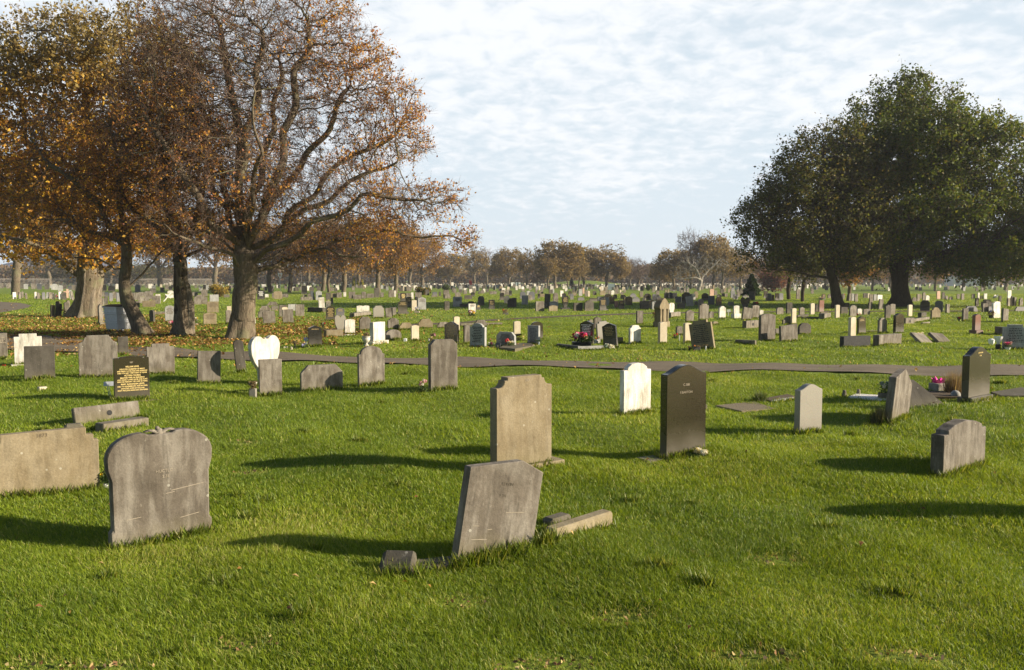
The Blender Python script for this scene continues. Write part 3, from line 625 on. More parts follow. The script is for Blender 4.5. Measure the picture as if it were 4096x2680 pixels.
# the great oak on the right and the sycamore beside it
k = T(3598, 1226)
roots = [k.poly((3598, 1226), (3602, 1130), (3592, 1040), (3620, 900), (3640, 740), (3630, 560), (3600, 400)),
         k.poly((3585, 1060), (3545, 1000, -1), (3480, 880, -2), (3430, 720, -2)), k.poly((3600, 1050), (3680, 980, 1), (3800, 900, 2), (3950, 850, 2)),
         k.poly((3600, 1040), (3700, 1000, -2), (3830, 990, -4), (3980, 1000, -5)), k.poly((3600, 960), (3720, 800, -2), (3830, 620, -3), (3900, 480, -3)),
         k.poly((3595, 1000), (3520, 850, 2), (3450, 600, 3)), k.poly((3600, 1060), (3520, 1040, -3), (3450, 1050, -5))]
lobes = [k.lobe(3610, 430, 190, 110, 0, 6.5), k.lobe(3620, 620, 310, 190, 0, 9), k.lobe(3860, 620, 190, 150, 0, 7.5), k.lobe(3990, 820, 260, 230, 0, 8), k.lobe(3640, 840, 330, 180, 0, 9),
         k.lobe(3410, 620, 80, 130, 0, 5.5), k.lobe(3900, 1030, 300, 90, 0, 8), k.lobe(4200, 900, 230, 230, 0, 7), k.lobe(3500, 1010, 160, 90, 0, 6), k.lobe(3340, 900, 130, 160, 0, 5)]
OAK = [(.078, .112, .020), (.105, .140, .022), (.055, .082, .018), (.14, .15, .028), (.15, .125, .03)]
make_tree('oak_tree', k.loc, roots, lobes, 51, n_att=7000, step=.60, kill=.85, infl=4, r_root=.64, r_tip=.020, twigs=3, twig_len=.95, twig_w=.03,
    leaves=7, leaf_size=.20, pal=OAK, palw=[4, 4, 3, 2, 1], dens=lambda B, r: np.clip(.22 + 1.0 * (clump3(B, .42, 5) * .6 + clump3(B, 1.3, 2) * .4 > .49), 0, 1), sprd=.22, bark_m='barkdark', twig_m='twigdark',
    label='great dark green oak with a broad domed crown at the right',
    trunk=dict(pl=k.poly((3600, 1230), (3602, 1190), (3602, 1140), (3598, 1090), (3596, 1040), (3608, 960)), r=[.84, .66, .60, .62, .70, .45], fl=6, amp=.05, flare=.6))
s = T(3352, 1233)
roots = [s.poly((3352, 1233), (3340, 1150), (3322, 1080), (3315, 980), (3310, 860), (3300, 700), (3290, 580)), s.poly((3320, 1090), (3270, 1010, -1), (3180, 940, -2), (3060, 900, -2)),
         s.poly((3320, 1100), (3250, 1090, -.5), (3170, 1080, -1), (3080, 1090, -1.5)), s.poly((3318, 1000), (3380, 920, 1), (3440, 820, 2), (3470, 700, 2)), s.poly((3315, 960), (3220, 820, 1), (3160, 680, 1.5))]
lobes = [s.lobe(3300, 620, 170, 130, 0, 4.5), s.lobe(3200, 760, 170, 150, 0, 5), s.lobe(3080, 880, 150, 110, 0, 4), s.lobe(3320, 850, 200, 170, 0, 5), s.lobe(3160, 980, 200, 90, 0, 4.5), s.lobe(3050, 1030, 110, 60, 0, 3), s.lobe(3400, 1000, 140, 90, 0, 4), s.lobe(3430, 800, 140, 180, 0, 4)]
SYC = [(.100, .115, .028), (.13, .13, .032), (.075, .092, .026), (.17, .135, .04), (.07, .07, .025)]
make_tree('sycamore_tree', s.loc, roots, lobes, 61, n_att=4600, step=.5, kill=.72, infl=3.5, r_root=.33, r_tip=.016, twigs=3, twig_len=.85, twig_w=.026,
    leaves=4.8, leaf_size=.18, pal=SYC, palw=[4, 3, 3, 2, 2], dens=lambda B, r: np.clip(.18 + 1.0 * (clump3(B, .5, 9) * .6 + clump3(B, 1.5, 3) * .4 > .50), 0, 1), sprd=.24, bark_m='barkdark', twig_m='twigdark',
    label='dark brown-green sycamore with layered boughs, left of the oak',
    trunk=dict(pl=s.poly((3356, 1237), (3348, 1190), (3338, 1140), (3324, 1085), (3316, 1000)), r=[.44, .35, .32, .31, .24], fl=5, amp=.05, flare=.7))
# ---------------------------------------------------------------- smaller trees: a few built, the rest copied
def variant(name, seed, hgt, wid, clear, leaves, pal, palw, r_root=.32, n_att=1100, step=.7, lsz=.42, bark_m='bark', thr=.5, twigs=2, forks=3, label='', flat=.75, twm='twig', twl=1.1, base=.3, leafmat='leaf'):
    r = random.Random(seed); roots = [[(0, 0, 0), (r.uniform(-.2, .2), 0, clear * .5), (r.uniform(-.4, .4), r.uniform(-.3, .3), clear), (r.uniform(-.5, .5), r.uniform(-.5, .5), hgt * .8)]]
    for q in range(forks):
        a = q * 6.28 / forks + r.uniform(-.5, .5); roots.append([roots[0][2], (math.cos(a) * wid * .35, math.sin(a) * wid * .35, clear + (hgt - clear) * r.uniform(.2, .5)), (math.cos(a) * wid * .7, math.sin(a) * wid * .7, clear + (hgt - clear) * r.uniform(.35, .7))])
    lobes = [((0, 0, clear + (hgt - clear) * .5), (wid * .75, wid * .75, (hgt - clear) * .5), 3)]
    for q in range(7):
        a = q * 6.28 / 7 + r.uniform(-.3, .3); d = wid * r.uniform(.4, .75); lobes.append(((math.cos(a) * d, math.sin(a) * d, clear + (hgt - clear) * r.uniform(.15, .75)), (wid * .38, wid * .38, (hgt - clear) * .25 * flat), 1))
    return make_tree(name, (0, 0, 0), roots, lobes, seed, n_att=n_att, step=step, kill=step * 1.4, infl=5, r_root=r_root, r_tip=.022, twigs=twigs, twig_len=twl, twig_w=.05, leaves=leaves, leaf_size=lsz,
        pal=pal, palw=palw, dens=lambda B, r_: np.clip(base + 1.0 * (clump3(B, .35, seed) > thr), 0, 1), sprd=.3, bark_m=bark_m, twig_m=twm, label=label, leafmat=leafmat)
BR = [(.22, .165, .075), (.27, .19, .075), (.18, .145, .07), (.30, .20, .075)]
OB = [(.36, .19, .04), (.26, .14, .05), (.42, .26, .05), (.19, .12, .06)]
va = variant('autumn_tree', 101, 13.5, 6.3, 3.4, 3.0, BR, [4, 3, 3, 2], thr=.46, base=.4)
vb = variant('autumn_tree', 102, 12.0, 4.6, 3.8, 2.6, BR, [3, 3, 4, 1], thr=.48, base=.35)
vc = variant('bare_tree', 103, 11.5, 4.6, 2.8, 0, BR, [1, 1, 1, 1], twigs=4, n_att=1500, step=.6)
vd = variant('autumn_tree', 104, 13.0, 6.6, 3.0, 2.4, OB, [4, 3, 2, 3], r_root=.42, thr=.48, lsz=.34, n_att=1500, step=.6, base=.35)
ve = variant('autumn_tree', 105, 10.5, 5.4, 3.0, 2.6, SYC, [4, 3, 3, 2, 2], thr=.45, lsz=.34, bark_m='barkdark')
used = set()
HT = {id(va): 13.5, id(vb): 12.0, id(vc): 11.5, id(vd): 13.0, id(ve): 10.5}; WD = {id(va): 6.3 * 1.12, id(vb): 4.6 * 1.12, id(vc): 4.6 * 1.15, id(vd): 6.6 * 1.12, id(ve): 5.4 * 1.12}
def put(v, px, py, top, wpx, label, group, rz=None, shrink=1):
    x, y = at(px, py); hgt = at_y(px, top, y).z; s_ = hgt / (HT[id(v)] * 1.04); sw = wpx / 2 * y / F / WD[id(v)]
    if id(v) not in used:
        used.add(id(v)); v.location = (x, y, -.05); v.rotation_euler = (0, 0, rz or px * .7); v.scale = (sw, sw, s_); v['label'] = label
        if group: v['group'] = group
        return v
    return copy_tree(v, (x, y, -.05), rz if rz is not None else px * .7, (sw, sw, s_), label, group)
G1, G2, G3 = 'autumn trees in the far belt across the centre', 'orange trees behind the big beech', 'trees behind the oak on the right'
for v, px, py, top, wp, lb in [
    (vb, 1897, 1143, 978, 150, 'slender brown tree in far belt, just right of the beech bough tip'), (vc, 1947, 1142, 984, 130, 'thinly leafed tree in far belt above the small red flag'),
    (va, 2035, 1146, 980, 200, 'round olive-brown tree in far belt, left of the gap of sky'), (vb, 2107, 1150, 986, 110, 'narrow wispy tree beside the gap of sky'),
    (vc, 2150, 1152, 1072, 95, 'low pinkish bare tree in the gap of the far belt'), (va, 2220, 1153, 945, 280, 'tallest and broadest golden brown tree in the centre of far belt'),
    (vb, 2192, 1154, 1010, 120, 'thin dark-stemmed tree at left flank of the broad golden tree'), (va, 2336, 1150, 975, 230, 'rounded brown tree right of the broad golden tree'),
    (vb, 2317, 1152, 1020, 110, 'small crooked brown tree in front of the rounded brown tree'), (vb, 2426, 1150, 970, 210, 'tall pale-trunked tree behind the pale panel'),
    (va, 2485, 1150, 1015, 120, 'low yellowing tree right of the pale-trunked tree'), (vc, 2555, 1149, 1025, 130, 'bare grey tree in the dip of the far belt'),
    (vc, 2520, 1146, 1020, 110, 'faint bare tree between the yellowing tree and the dip'), (va, 2695, 1154, 982, 240, 'dark brown rounded tree left of the white dead tree'),
    (vc, 2762, 1156, 902, 150, 'tall bare tree rising above the white dead tree'), (va, 2852, 1156, 918, 230, 'brown tree with round top right of the white dead tree'),
    (vb, 2890, 1158, 960, 150, 'brown double-stemmed tree left of the dark conifer'), (va, 2960, 1152, 985, 200, 'hazy brown tree right behind the dark conifer'), (va, 2640, 1150, 1050, 130, 'low brown tree at the left foot of the rounded dark brown one'),
    (va, 1800, 1144, 1000, 190, 'brown tree behind the orange tip of the low bough'), (va, 2270, 1147, 1040, 130, 'small brown tree between the golden and rounded trees')]:
    put(v, px, py, top, wp, lb, G1)
for v, px, py, top, wp, lb in [
    (vd, 1082, 1168, 860, 330, 'stout orange tree behind the beech, first right of its trunk'), (vd, 1158, 1170, 850, 300, 'orange tree behind the beech with a paler twin stem'),
    (vd, 1292, 1164, 850, 300, 'straight dark-stemmed orange tree under the beech boughs'), (vc, 1316, 1169, 870, 220, 'thin bare tree beside the straight dark-stemmed one'),
    (vd, 1374, 1169, 830, 330, 'thick-stemmed orange tree under the beech boughs, left of small yellow conifers'), (vd, 1514, 1172, 850, 330, 'orange tree behind the long low beech bough'),
    (vd, 1580, 1176, 860, 300, 'orange-brown tree nearest the middle of the long low bough'), (vd, 1690, 1150, 920, 280, 'russet tree behind the tip half of the low bough'),
    (vc, 1640, 1152, 900, 220, 'bare tree behind the low bough'), (vd, 1230, 1150, 900, 260, 'hazy orange tree furthest behind the beech'), (vd, 1440, 1148, 930, 240, 'small hazy orange tree behind the yellow conifers')]:
    put(v, px, py, top, wp, lb, G2)
for v, px, py, top, wp, lb in [
    (ve, 3155, 1198, 880, 300, 'dark-stemmed tree left of the V-shaped stems'), (ve, 3210, 1207, 900, 260, 'tree whose two dark stems form a V'), (vd, 3392, 1204, 940, 260, 'tree with an orange-green crown and one sunlit side, between sycamore and oak'),
    (vb, 3490, 1165, 1000, 150, 'thin tree just left of the oak trunk'), (vd, 3740, 1165, 980, 170, 'tree with a slim sunlit trunk right of the oak trunk'), (vd, 3850, 1160, 990, 220, 'brown tree in the gap beneath the oak boughs'),
    (ve, 3935, 1162, 980, 200, 'leaning-stemmed tree near the right edge under the oak boughs'), (vd, 4020, 1160, 960, 220, 'brown tree nearest the right edge under the oak boughs'), (vb, 3300, 1155, 1000, 170, 'slight brown tree behind the sycamore trunk'),
    (vd, 3070, 1156, 1010, 190, 'hazy reddish tree between conifer and sycamore'), (vd, 3560, 1155, 1000, 200, 'brown tree directly behind the oak trunk'), (ve, 4120, 1163, 900, 260, 'dark tree cut by the right edge')]:
    put(v, px, py, top, wp, lb, G3)
GL = 'trees at the left behind the old fluted trunk'
for v, px, py, top, wp, lb in [(vd, 62, 1180, 600, 560, 'tree with a straight pale trunk at the far left edge'), (vd, 640, 1146, 860, 330, 'orange tree behind the forked trunk, near the railings'),
    (vd, 860, 1144, 820, 330, 'orange tree behind the gap between forked trunk and beech'), (va, 200, 1142, 900, 330, 'brown tree behind the railings at the left'), (vc, 440, 1140, 930, 260, 'bare tree behind the railings above the bin'),
    (ve, 300, 1141, 1060, 260, 'dark low tree against the railings'), (ve, 560, 1141, 1050, 280, 'dark bushy tree at the railings right of the leaning trunk'), (vd, 980, 1146, 880, 260, 'orange tree straight behind the beech trunk')]:
    put(v, px, py, top, wp, lb, GL)
# white dead tree
x, y = at(2800, 1162)
q = T(2800, 1162)
make_tree('dead_tree', q.loc, [q.poly((2795, 1162), (2796, 1150), (2805, 1130), (2795, 1100), (2780, 1070), (2750, 1050)), q.poly((2800, 1140), (2812, 1110, 1), (2840, 1070, 2), (2880, 1040, 2)),
    q.poly((2796, 1120), (2760, 1108, -1), (2710, 1112, -1.5)), q.poly((2800, 1150), (2830, 1150, 1), (2870, 1165, 1.5)), q.poly((2792, 1150), (2780, 1140, -1), (2776, 1130, -1))],
    [q.lobe(2790, 1060, 100, 45, 0, 3), q.lobe(2880, 1050, 50, 30, 1, 2), q.lobe(2720, 1100, 50, 20, -1, 2)], 71, n_att=420, step=.5, kill=.8, infl=5, r_root=.38, r_tip=.035, twigs=1, twig_len=1.3, twig_w=.05, leaves=0,
    bark_m='deadwood', twig_m='deadwood', label='bleached white dead tree with bare crooked limbs before the brown trees')
# conifers
def conifer(name, px, py, top, wpx, pal, label, group=None, seed=1, n=9000, sz=.22):
    x, y = at(px, py); h = at_y(px, top, y).z; wd = wpx / 2 * y / F; r = np.random.default_rng(seed)
    t = empty(name, (x, y, 0)); tag(t, label, 'conifer', group); mb = MB().tube([(0, 0, -.1), (0, 0, h * .5), (0, 0, h * .95)], [wd * .09, wd * .06, .01], 7); mb.build('trunk', M['barkdark'], t)
    u_ = r.random(n) ** .75; z = h * (.04 + .95 * u_); a = r.random(n) * 6.28; rr = wd * np.clip(1.05 - u_, 0, 1) ** .8 * (.55 + .45 * r.random(n) ** .4) * (1 + .18 * np.sin(a * 5 + z * 2.2)) * (1 + .15 * np.sin(z * 9 / max(h, 1) * 3))
    B = np.stack([np.cos(a) * rr, np.sin(a) * rr, z], 1); V, Fc, col = leaf_quads(B, sz, r, pal, [1] * len(pal)); link('crown', npmesh('crown', V, Fc, col), M['leaf'], t); return t
conifer('conifer', 3006, 1186, 1098, 66, [(.025, .05, .018), (.035, .065, .02)], 'dark green pointed conifer among the stones', seed=5)
for i_, (px, tp) in enumerate([(1416, 1112), (1434, 1116), (1449, 1120)]):
    conifer('conifer', px, 1148, tp, 16, [(.30, .30, .02), (.38, .36, .03)], ['leftmost and tallest of three small yellow-green conifers', 'middle one of three small yellow-green conifers', 'rightmost of three small yellow-green conifers'][i_], 'small yellow-green conifers', seed=8 + i_, n=1500, sz=.35)
conifer('conifer', 2286, 1150, 1112, 18, [(.03, .06, .02)], 'small dark conifer under the broad golden tree', seed=12, n=1500, sz=.4)
# shrub with yellow leaves near the path left, red-leafed shrub
def shrub(name, px, py, top, wpx, pal, label, seed, n=3500, sz=.12, cat='shrub'):
    x, y = at(px, py); h = at_y(px, top, y).z; wd = wpx / 2 * y / F; r = np.random.default_rng(seed); t = empty(name, (x, y, 0)); tag(t, label, cat)
    mb = MB(); rr = random.Random(seed); tips_ = []
    for i_ in range(11):
        a = rr.uniform(0, 6.28); p = (math.cos(a) * wd * rr.uniform(.3, .9), math.sin(a) * wd * rr.uniform(.3, .9), h * rr.uniform(.5, .95)); mb.tube([(0, 0, -.05), (p[0] * .4, p[1] * .4, p[2] * .55), p], [.03 * h, .02 * h, .006 * h], 4); tips_.append(p)
    mb.build('stems', M['twigdark'], t); tp = np.array(tips_)[r.integers(0, 11, n)] * np.array([1, 1, 1]) * r.uniform(.5, 1.05, (n, 1)) + r.normal(0, 1, (n, 3)) * np.array([wd * .22, wd * .22, h * .13])
    tp[:, 2] = np.clip(tp[:, 2], .02, None); V, Fc, col = leaf_quads(tp, sz, r, pal, [1] * len(pal)); link('foliage', npmesh('foliage', V, Fc, col), M['leaf'], t); return t
shrub('shrub', 880, 1188, 1143, 80, [(.30, .24, .05), (.38, .26, .06), (.22, .18, .05)], 'small shrub with yellowing leaves left of the big beech trunk', 3, 2400, .22)
shrub('shrub', 3090, 1168, 1080, 130, [(.16, .07, .06), (.19, .085, .06), (.14, .08, .06)], 'red-leafed bush right of the dark conifer', 4, 3500, .35)
shrub('shrub', 1690, 1180, 1152, 60, [(.10, .14, .03), (.25, .15, .05)], 'small green bush among stones behind the low bough', 6, 1800, .25)
shrub('shrub', 1785, 1163, 1140, 30, [(.07, .10, .03)], 'rounded dark green bush among the far stones', 7, 900, .3)
shrub('shrub', 2592, 1163, 1141, 16, [(.05, .09, .02)], 'tiny dark green bush by the far crosses', 9, 500, .3)
# wooded skyline, grass bank, hill
def woodland():
    r = np.random.default_rng(5); n = 95000; x = r.uniform(-420, 430, n); yb = 430 + 90 * r.random(n)
    top = 6.5 + 3.8 * vn(x * .035, x * 0 + 2) + 2.6 * vn(x * .14, x * 0 + 7); z = top * r.random(n) ** .7
    gap = np.clip(1 - np.abs(x - 62) / 14, 0, 1) * .6; z *= 1 - gap
    pal = [(.16, .11, .06), (.20, .14, .06), (.12, .11, .05), (.22, .13, .06)]; V, Fc, col = leaf_quads(np.stack([x, yb, z], 1), 1.7, r, pal, [3, 3, 2, 2])
    tag(link('woodland', npmesh('woodland', V, Fc, col), M['leaf']), 'hazy brown woodland along the horizon', 'woodland', kind='stuff')
woodland()
me = bpy.data.meshes.new('bank'); pts = []; fs = []
for i_ in range(40):
    for j in range(12):
        X = -10 + i_ * 1.9; Y = 300 + j * 5; e = math.exp(-((i_ - 20) / 9) ** 2) * math.exp(-((j - 6) / 3.0) ** 2); pts.append((X, Y, -.3 + 2.4 * e))
fs = [(i_ * 12 + j, (i_ + 1) * 12 + j, (i_ + 1) * 12 + j + 1, i_ * 12 + j + 1) for i_ in range(39) for j in range(11)]
me.from_pydata(pts, [], fs); me.update()
for p in me.polygons: p.use_smooth = True
tag(link('bank', me, M['lawn']), 'low grass bank behind the far trees', kind='structure')
r_ = np.random.default_rng(8); pts = []; n_ = 120
for i_ in range(n_):
    X = -2600 + i_ * 26; hh = 85 * math.exp(-((X + 1900) / 520) ** 2) + 10 * float(vn(np.array([X * .01]), np.array([3.]))[0]); pts += [(X, 3300, -2), (X, 3500, hh)]
    pts += [(X, 3900, -2)]
fs = [(3 * i_ + a, 3 * i_ + a + 1, 3 * i_ + 4 + a, 3 * i_ + 3 + a) for i_ in range(n_ - 1) for a in (0, 1)]
me = bpy.data.meshes.new('hill'); me.from_pydata(pts, [], fs); me.update(); tag(link('hill', me, M['hill']), 'distant blue hill', kind='structure')
# ---------------------------------------------------------------- headstones
def arc(x0, z0, x1, z1, bulge, n=8):
    """points from p0 to p1 (exclusive of p0) bowed by bulge to the left of the direction"""
    out = []; dx, dz = x1 - x0, z1 - z0; l_ = math.hypot(dx, dz); nx, nz = -dz / l_, dx / l_
    for i in range(1, n + 1):
        t_ = i / n; b_ = 4 * bulge * t_ * (1 - t_); out.append((x0 + dx * t_ + nx * b_, z0 + dz * t_ + nz * b_))
    return out
def mirror(half):           # half: from (−w/2 ...) up to the centre line
    return half + [(-x, z) for x, z in reversed(half) if abs(x) > 1e-6]
def profile(sh, w, h):
    a = w / 2
    if sh == 'sq': return [(-a, 0), (-a, h), (a, h), (a, 0)]
    if sh == 'ro': return [(-a, 0)] + mirror([(-a, h - .10 * w), (-a * .5, h - .03 * w), (0, h)]) + [(a, 0)]
    if sh == 'ar': return [(-a, 0)] + [(-a * math.cos(t), h - .62 * a + .62 * a * math.sin(t)) for t in [math.pi * i / 12 for i in range(13)]] + [(a, 0)]
    if sh == 'og': return [(-a, 0)] + [(-a + w * i / 24, h - .17 * w + .17 * w * (.5 - .5 * math.cos(2 * math.pi * i / 24)) ** .85) for i in range(25)] + [(a, 0)]
    if sh == 'sh': return [(-a, 0)] + mirror([(-a, h - .20 * w), (-a * .72, h - .20 * w), (-a * .70, h - .13 * w), (-a * .4, h - .03 * w), (0, h)]) + [(a, 0)]
    if sh == 'st': return [(-a, 0)] + mirror([(-a, h - .12 * w), (-a * .64, h - .12 * w), (-a * .64, h)]) + [(a, 0)]
    if sh == 'sc': return [(-a, 0)] + mirror([(-a, h - .22 * w)] + arc(-a, h - .22 * w, -a * .66, h - .05 * w, -.04 * w, 5) + [(-a * .58, h - .05 * w), (-a * .58, h), (0, h)]) + [(a, 0)]
    if sh == 'ch': return [(-a, 0)] + mirror([(-a, h - .18 * w), (-a * .66, h)]) + [(a, 0)]
    if sh == 'pk': return [(-a, 0), (-a, h - .20 * w), (0, h), (a, h - .20 * w), (a, 0)]
    if sh == 'gb': return [(-a, 0), (-a, h - .75 * w)] + arc(-a, h - .75 * w, 0, h, .10 * w, 6) + arc(0, h, a, h - .75 * w, .10 * w, 6) + [(a, 0)]
    if sh == 'hr': return [(-a, 0)] + mirror([(-a, h - .30 * w), (-a * .84, h - .30 * w)] + [(-a * .84 * math.cos(t), h - .30 * w + .30 * w * math.sin(t)) for t in [math.pi / 2 * i / 6 for i in range(1, 7)]]) + [(a, 0)]
    if sh == 'ht':
        P = [(-a * .45, 0), (-a * .55, h * .18), (-a * .92, h * .48)] + [(-a * .52 - a * .48 * math.cos(t), h - .27 * w + .27 * w * math.sin(t)) for t in [-.5 + (math.pi * .88 + .5) * i / 9 for i in range(10)]]
        return P + [(-x, z) for x, z in reversed(P)]
    if sh == 'hg': return [(-a * .72, 0), (-a * .72, h * .42), (-a, h * .55), (-a, h * .80)] + [(-a * math.cos(t), h - .3 * w + .3 * w * math.sin(t)) for t in [math.pi * i / 8 for i in range(1, 8)]] + [(a, h * .80), (a, h * .55), (a * .72, h * .42), (a * .72, 0)]
    if sh == 'bk': return [(-a, 0)] + mirror([(-a, h * .92), (-a * .6, h), (-a * .2, h * .97), (0, h * .90)]) + [(a, 0)]
    if sh == 'cr': return [(-a * .3, 0), (-a * .3, h * .60), (-a, h * .60), (-a, h * .78), (-a * .3, h * .78), (-a * .3, h), (a * .3, h), (a * .3, h * .78), (a, h * .78), (a, h * .60), (a * .3, h * .60), (a * .3, 0)]
    return [(x * w, z * h) for x, z in sh]
def slab(P, t, sink=.08):
    """prism from an outline, front face on y=0, back on y=t"""
    P = [(x, -sink if z <= 1e-6 else z) for x, z in P]; n = len(P); mb = MB()
    return mb.add([(x, 0, z) for x, z in P] + [(x, t, z) for x, z in P], [tuple(range(n)), tuple(reversed(range(n, 2 * n)))] + [(i, (i + 1) % n, (i + 1) % n + n, i + n) for i in range(n)])
MATK = dict(g='grey', G='darkgrey', t='tan', w='white', c='cream', l='light', b='black', d='slate', n='brown', r='red', p='pink', s='smoothgrey')
CW = dict(g='weathered grey', G='dark grey', t='tan sandstone', w='white', c='cream', l='pale grey', b='black', d='dark slate', n='brown granite', r='red granite', p='pinkish', s='smooth grey')
SW = dict(sq='square-topped', ro='slightly rounded', ar='round-arched', og='wavy-topped', sh='shouldered', st='step-cornered', sc='notch-cornered', ch='clipped-corner', pk='peaked', gb='pointed', hr='half-round-topped', ht='heart-shaped', hg='waisted', bk='open-book', cr='cross-shaped')
def text_mesh(lines, size, align='CENTER', lead=1.25, bold=0.0):
    cu = bpy.data.curves.new('t', 'FONT'); cu.body = '\n'.join(lines); cu.size = size; cu.align_x = align; cu.space_line = lead; cu.extrude = .0012; cu.offset = bold
    o = bpy.data.objects.new('t', cu); C.objects.link(o); bpy.context.view_layer.update(); me = bpy.data.meshes.new_from_object(o.evaluated_get(bpy.context.evaluated_depsgraph_get()))
    bpy.data.objects.remove(o); bpy.data.curves.remove(cu); me.materials.clear(); me.name = 'inscription'; return me
def scribble(w, h0, rows, rh, seed, wid=.7, shape=None):
    """worn, unreadable lettering: rows of broken short strokes cut into the face"""
    r = random.Random(seed); mb = MB()
    for q in range(rows):
        z = h0 - q * rh * 1.55; ww = w * wid * (r.uniform(.55, 1.0) if shape is None else shape[q % len(shape)]); x = -ww / 2
        while x < ww / 2:
            l_ = min(r.uniform(.5, 2.2) * rh, ww / 2 - x); mb.box(x, x + l_, -.0015, .0005, z, z + rh * .8); x += l_ + r.uniform(.25, .6) * rh
    return mb
SPECS = []     # px centre, depth, ... for the label maker
def stone(xl, xr, top, base, ck, sh, rot=28, t=None, lean=0, pitch=0, plinth=0, ins=None, label=None, pw=None, face=None, group=None, name='headstone', bev=None, tall=0):
    """silhouette xl..xr, top, base in photo pixels"""
    pc = (xl + xr) / 2; x, yn = at(pc, base); al = math.atan((pc - 2048) / F); D = yn; t = t or (.09 if ck in 'bdnrs' else .10)
    a = R(rot) + al; W = (xr - xl) * D * math.cos(al) / F
    w_ = (W - t * abs(math.sin(a)) ) / max(.25, abs(math.cos(a))); w_ = min(max(w_, .22), 1.9)
    if abs(lean) > 0: w_ *= .93
    h = (base - top) * D / F * 1.0
    y = yn + w_ / 2 * abs(math.sin(R(rot))); h *= 1 + .5 * (y - yn) / yn; x = x * y / yn
    z = float(gz(x, y)); root = empty(name, (x, y, z), R(rot)); ph = 0
    if plinth: 
        ph = plinth; pww = (pw or w_ * 1.25); MB().box(-pww / 2, pww / 2, -.09, t + .09, -.08, ph).build('plinth', M[MATK[ck]], root, bevel=.006 if D < 40 else 0)
    body = root
    if lean or pitch: 
        root.rotation_euler = (R(pitch), R(lean), R(rot)) if not plinth else root.rotation_euler
    P = profile(sh, w_, h - ph); mb = slab(P, t, .12 if not plinth else .0)
    be = bev if bev is not None else (.005 if D < 45 else 0)
    hs = mb.build('slab', M[MATK[ck]], root, loc=(0, 0, ph), bevel=be)
    if ins:
        mat, rows, z0, rh, shp, sgn = ins
        o = scribble(w_, (h - ph) * z0, rows, rh * (h - ph), int(xl), .78, shp).build('inscription', M[mat], root, loc=(0, -.002, ph))
    SPECS.append(dict(area=(xr - xl) * (base - top), o=root, px=pc, D=D, ck=ck, sh=sh, lean=lean, h=h, label=label, base=base, group=group)); 
    if D < 46: e = (math.cos(R(rot)) * w_ / 2, math.sin(R(rot)) * w_ / 2); TUFTS.append((x - e[0], y - e[1] - .03, x + e[0], y + e[1] - .03, .085 if D < 15 else .10, int(120 + 2600 * w_ / D)))
    return root, w_, h, t
# --- the nearest stones, placed by the two lower front corners
def near(bl, br, h, ck, prof, t, label, lean=0, pitch=0, tw=None, bev=.007, name='headstone', nodup=False, ph=0, pp=None):
    (x0, y0), (x1, y1) = at(*bl), at(*br); w_ = math.hypot(x1 - x0, y1 - y0); rz = math.atan2(y1 - y0, x1 - x0); x, y = (x0 + x1) / 2, (y0 + y1) / 2
    root = empty(name, (x, y, float(gz(x, y)) - .01), rz); root.rotation_euler = (R(pitch), R(lean), rz)
    P = profile(prof, w_, h) if isinstance(prof, str) else [(a_ * w_, b_ * h) for a_, b_ in prof]
    slab(P, t, .14 if not ph else 0).build('slab', M[MATK[ck]], root, bevel=bev, loc=(0, 0, ph))
    if ph: MB().box(-w_ * pp / 2, w_ * pp / 2, -.06, t + .06, -.1, ph).build('plinth', M[MATK[ck]], root, bevel=bev)
    tag(root, label, 'headstone'); dd = math.hypot(x, y); TUFTS.append((x0, y0 - .03, x1, y1 - .03, .095, int(250 * w_ * 3))); TUFTS.append((x0 - .05, y0, x0 - math.sin(rz) * t, y0 + t, .09, 60))
    return root, w_
def text(root, lines, size, x, z, mat, lead=1.25, bold=0, y=-.0015):
    me = text_mesh(lines, size, lead=lead, bold=bold); return link('inscription', me, M[mat], root, (x, y, z), (math.pi / 2, 0, 0))
r1, w1 = near((1825, 2256), (2127, 2203), .76, 'g', [(-.5, 0), (-.5, .885), (.20, 1.0), (.5, .90), (.5, 0)], .105, 'plain grey peaked stone leaning to the right, nearest of all, in the centre', lean=11, pitch=-3)
text(r1, ['LEWIN'], .034, .02, .56, 'faint'); text(r1, ['2.34'], .034, -.01, .47, 'faint')
mb = MB()
for (x_, z_, l_, a_) in [(.12, .36, .16, .08), (-.20, .24, .05, .05), (-.16, .14, .13, .05), (.10, .10, .24, .1), (.16, .15, .04, 1.2), (-.08, .22, .04, .1)]:
    mb.box(-l_ / 2, l_ / 2, -.0012, 0, -.0022, .0022, Matrix.Translation((x_, 0, z_)) @ Matrix.Rotation(-a_, 4, 'Y'))
mb.build('scratches', M['palecarve'], r1)
a_ = .5
P25 = [(-.52, 0), (-.52, .165), (-.495, .175), (-.50, .60), (-.535, .70), (-.54, .78)] + [(-.205 - .335 * math.cos(t_), .785 + .205 * math.sin(t_)) for t_ in [.12 + 1.45 * i / 7 for i in range(8)]]
P25 = P25 + [(-.155, .985), (-.115, .968), (.115, .968), (.155, .985)] + [(-x_, z_) for x_, z_ in reversed(P25)]
r2, w2 = near((454, 2199), (842, 2126), .925, 'G', P25, .10, 'big dark grey double-lobed headstone with a small carved open flower on top, front left', bev=.01)
M['headstone_g'] = M['grey']
for ch in r2.children: ch.data.materials[0] = M['grey']
text(r2, ['HUCTLO'], .033, .02, .585, 'palecarve'); text(r2, ['2.38'], .033, .03, .54, 'palecarve')
mb = MB()
for sx in (-1, 1):
    prv = None
    for q in range(5):
        u_ = q / 4; mb.blob((sx * (.02 + .075 * u_), .05, .905 + .02 * math.sin(u_ * 2.3)), .030 - .006 * u_, 3 + q, 1, (1.3, 1.3, .40), .05)
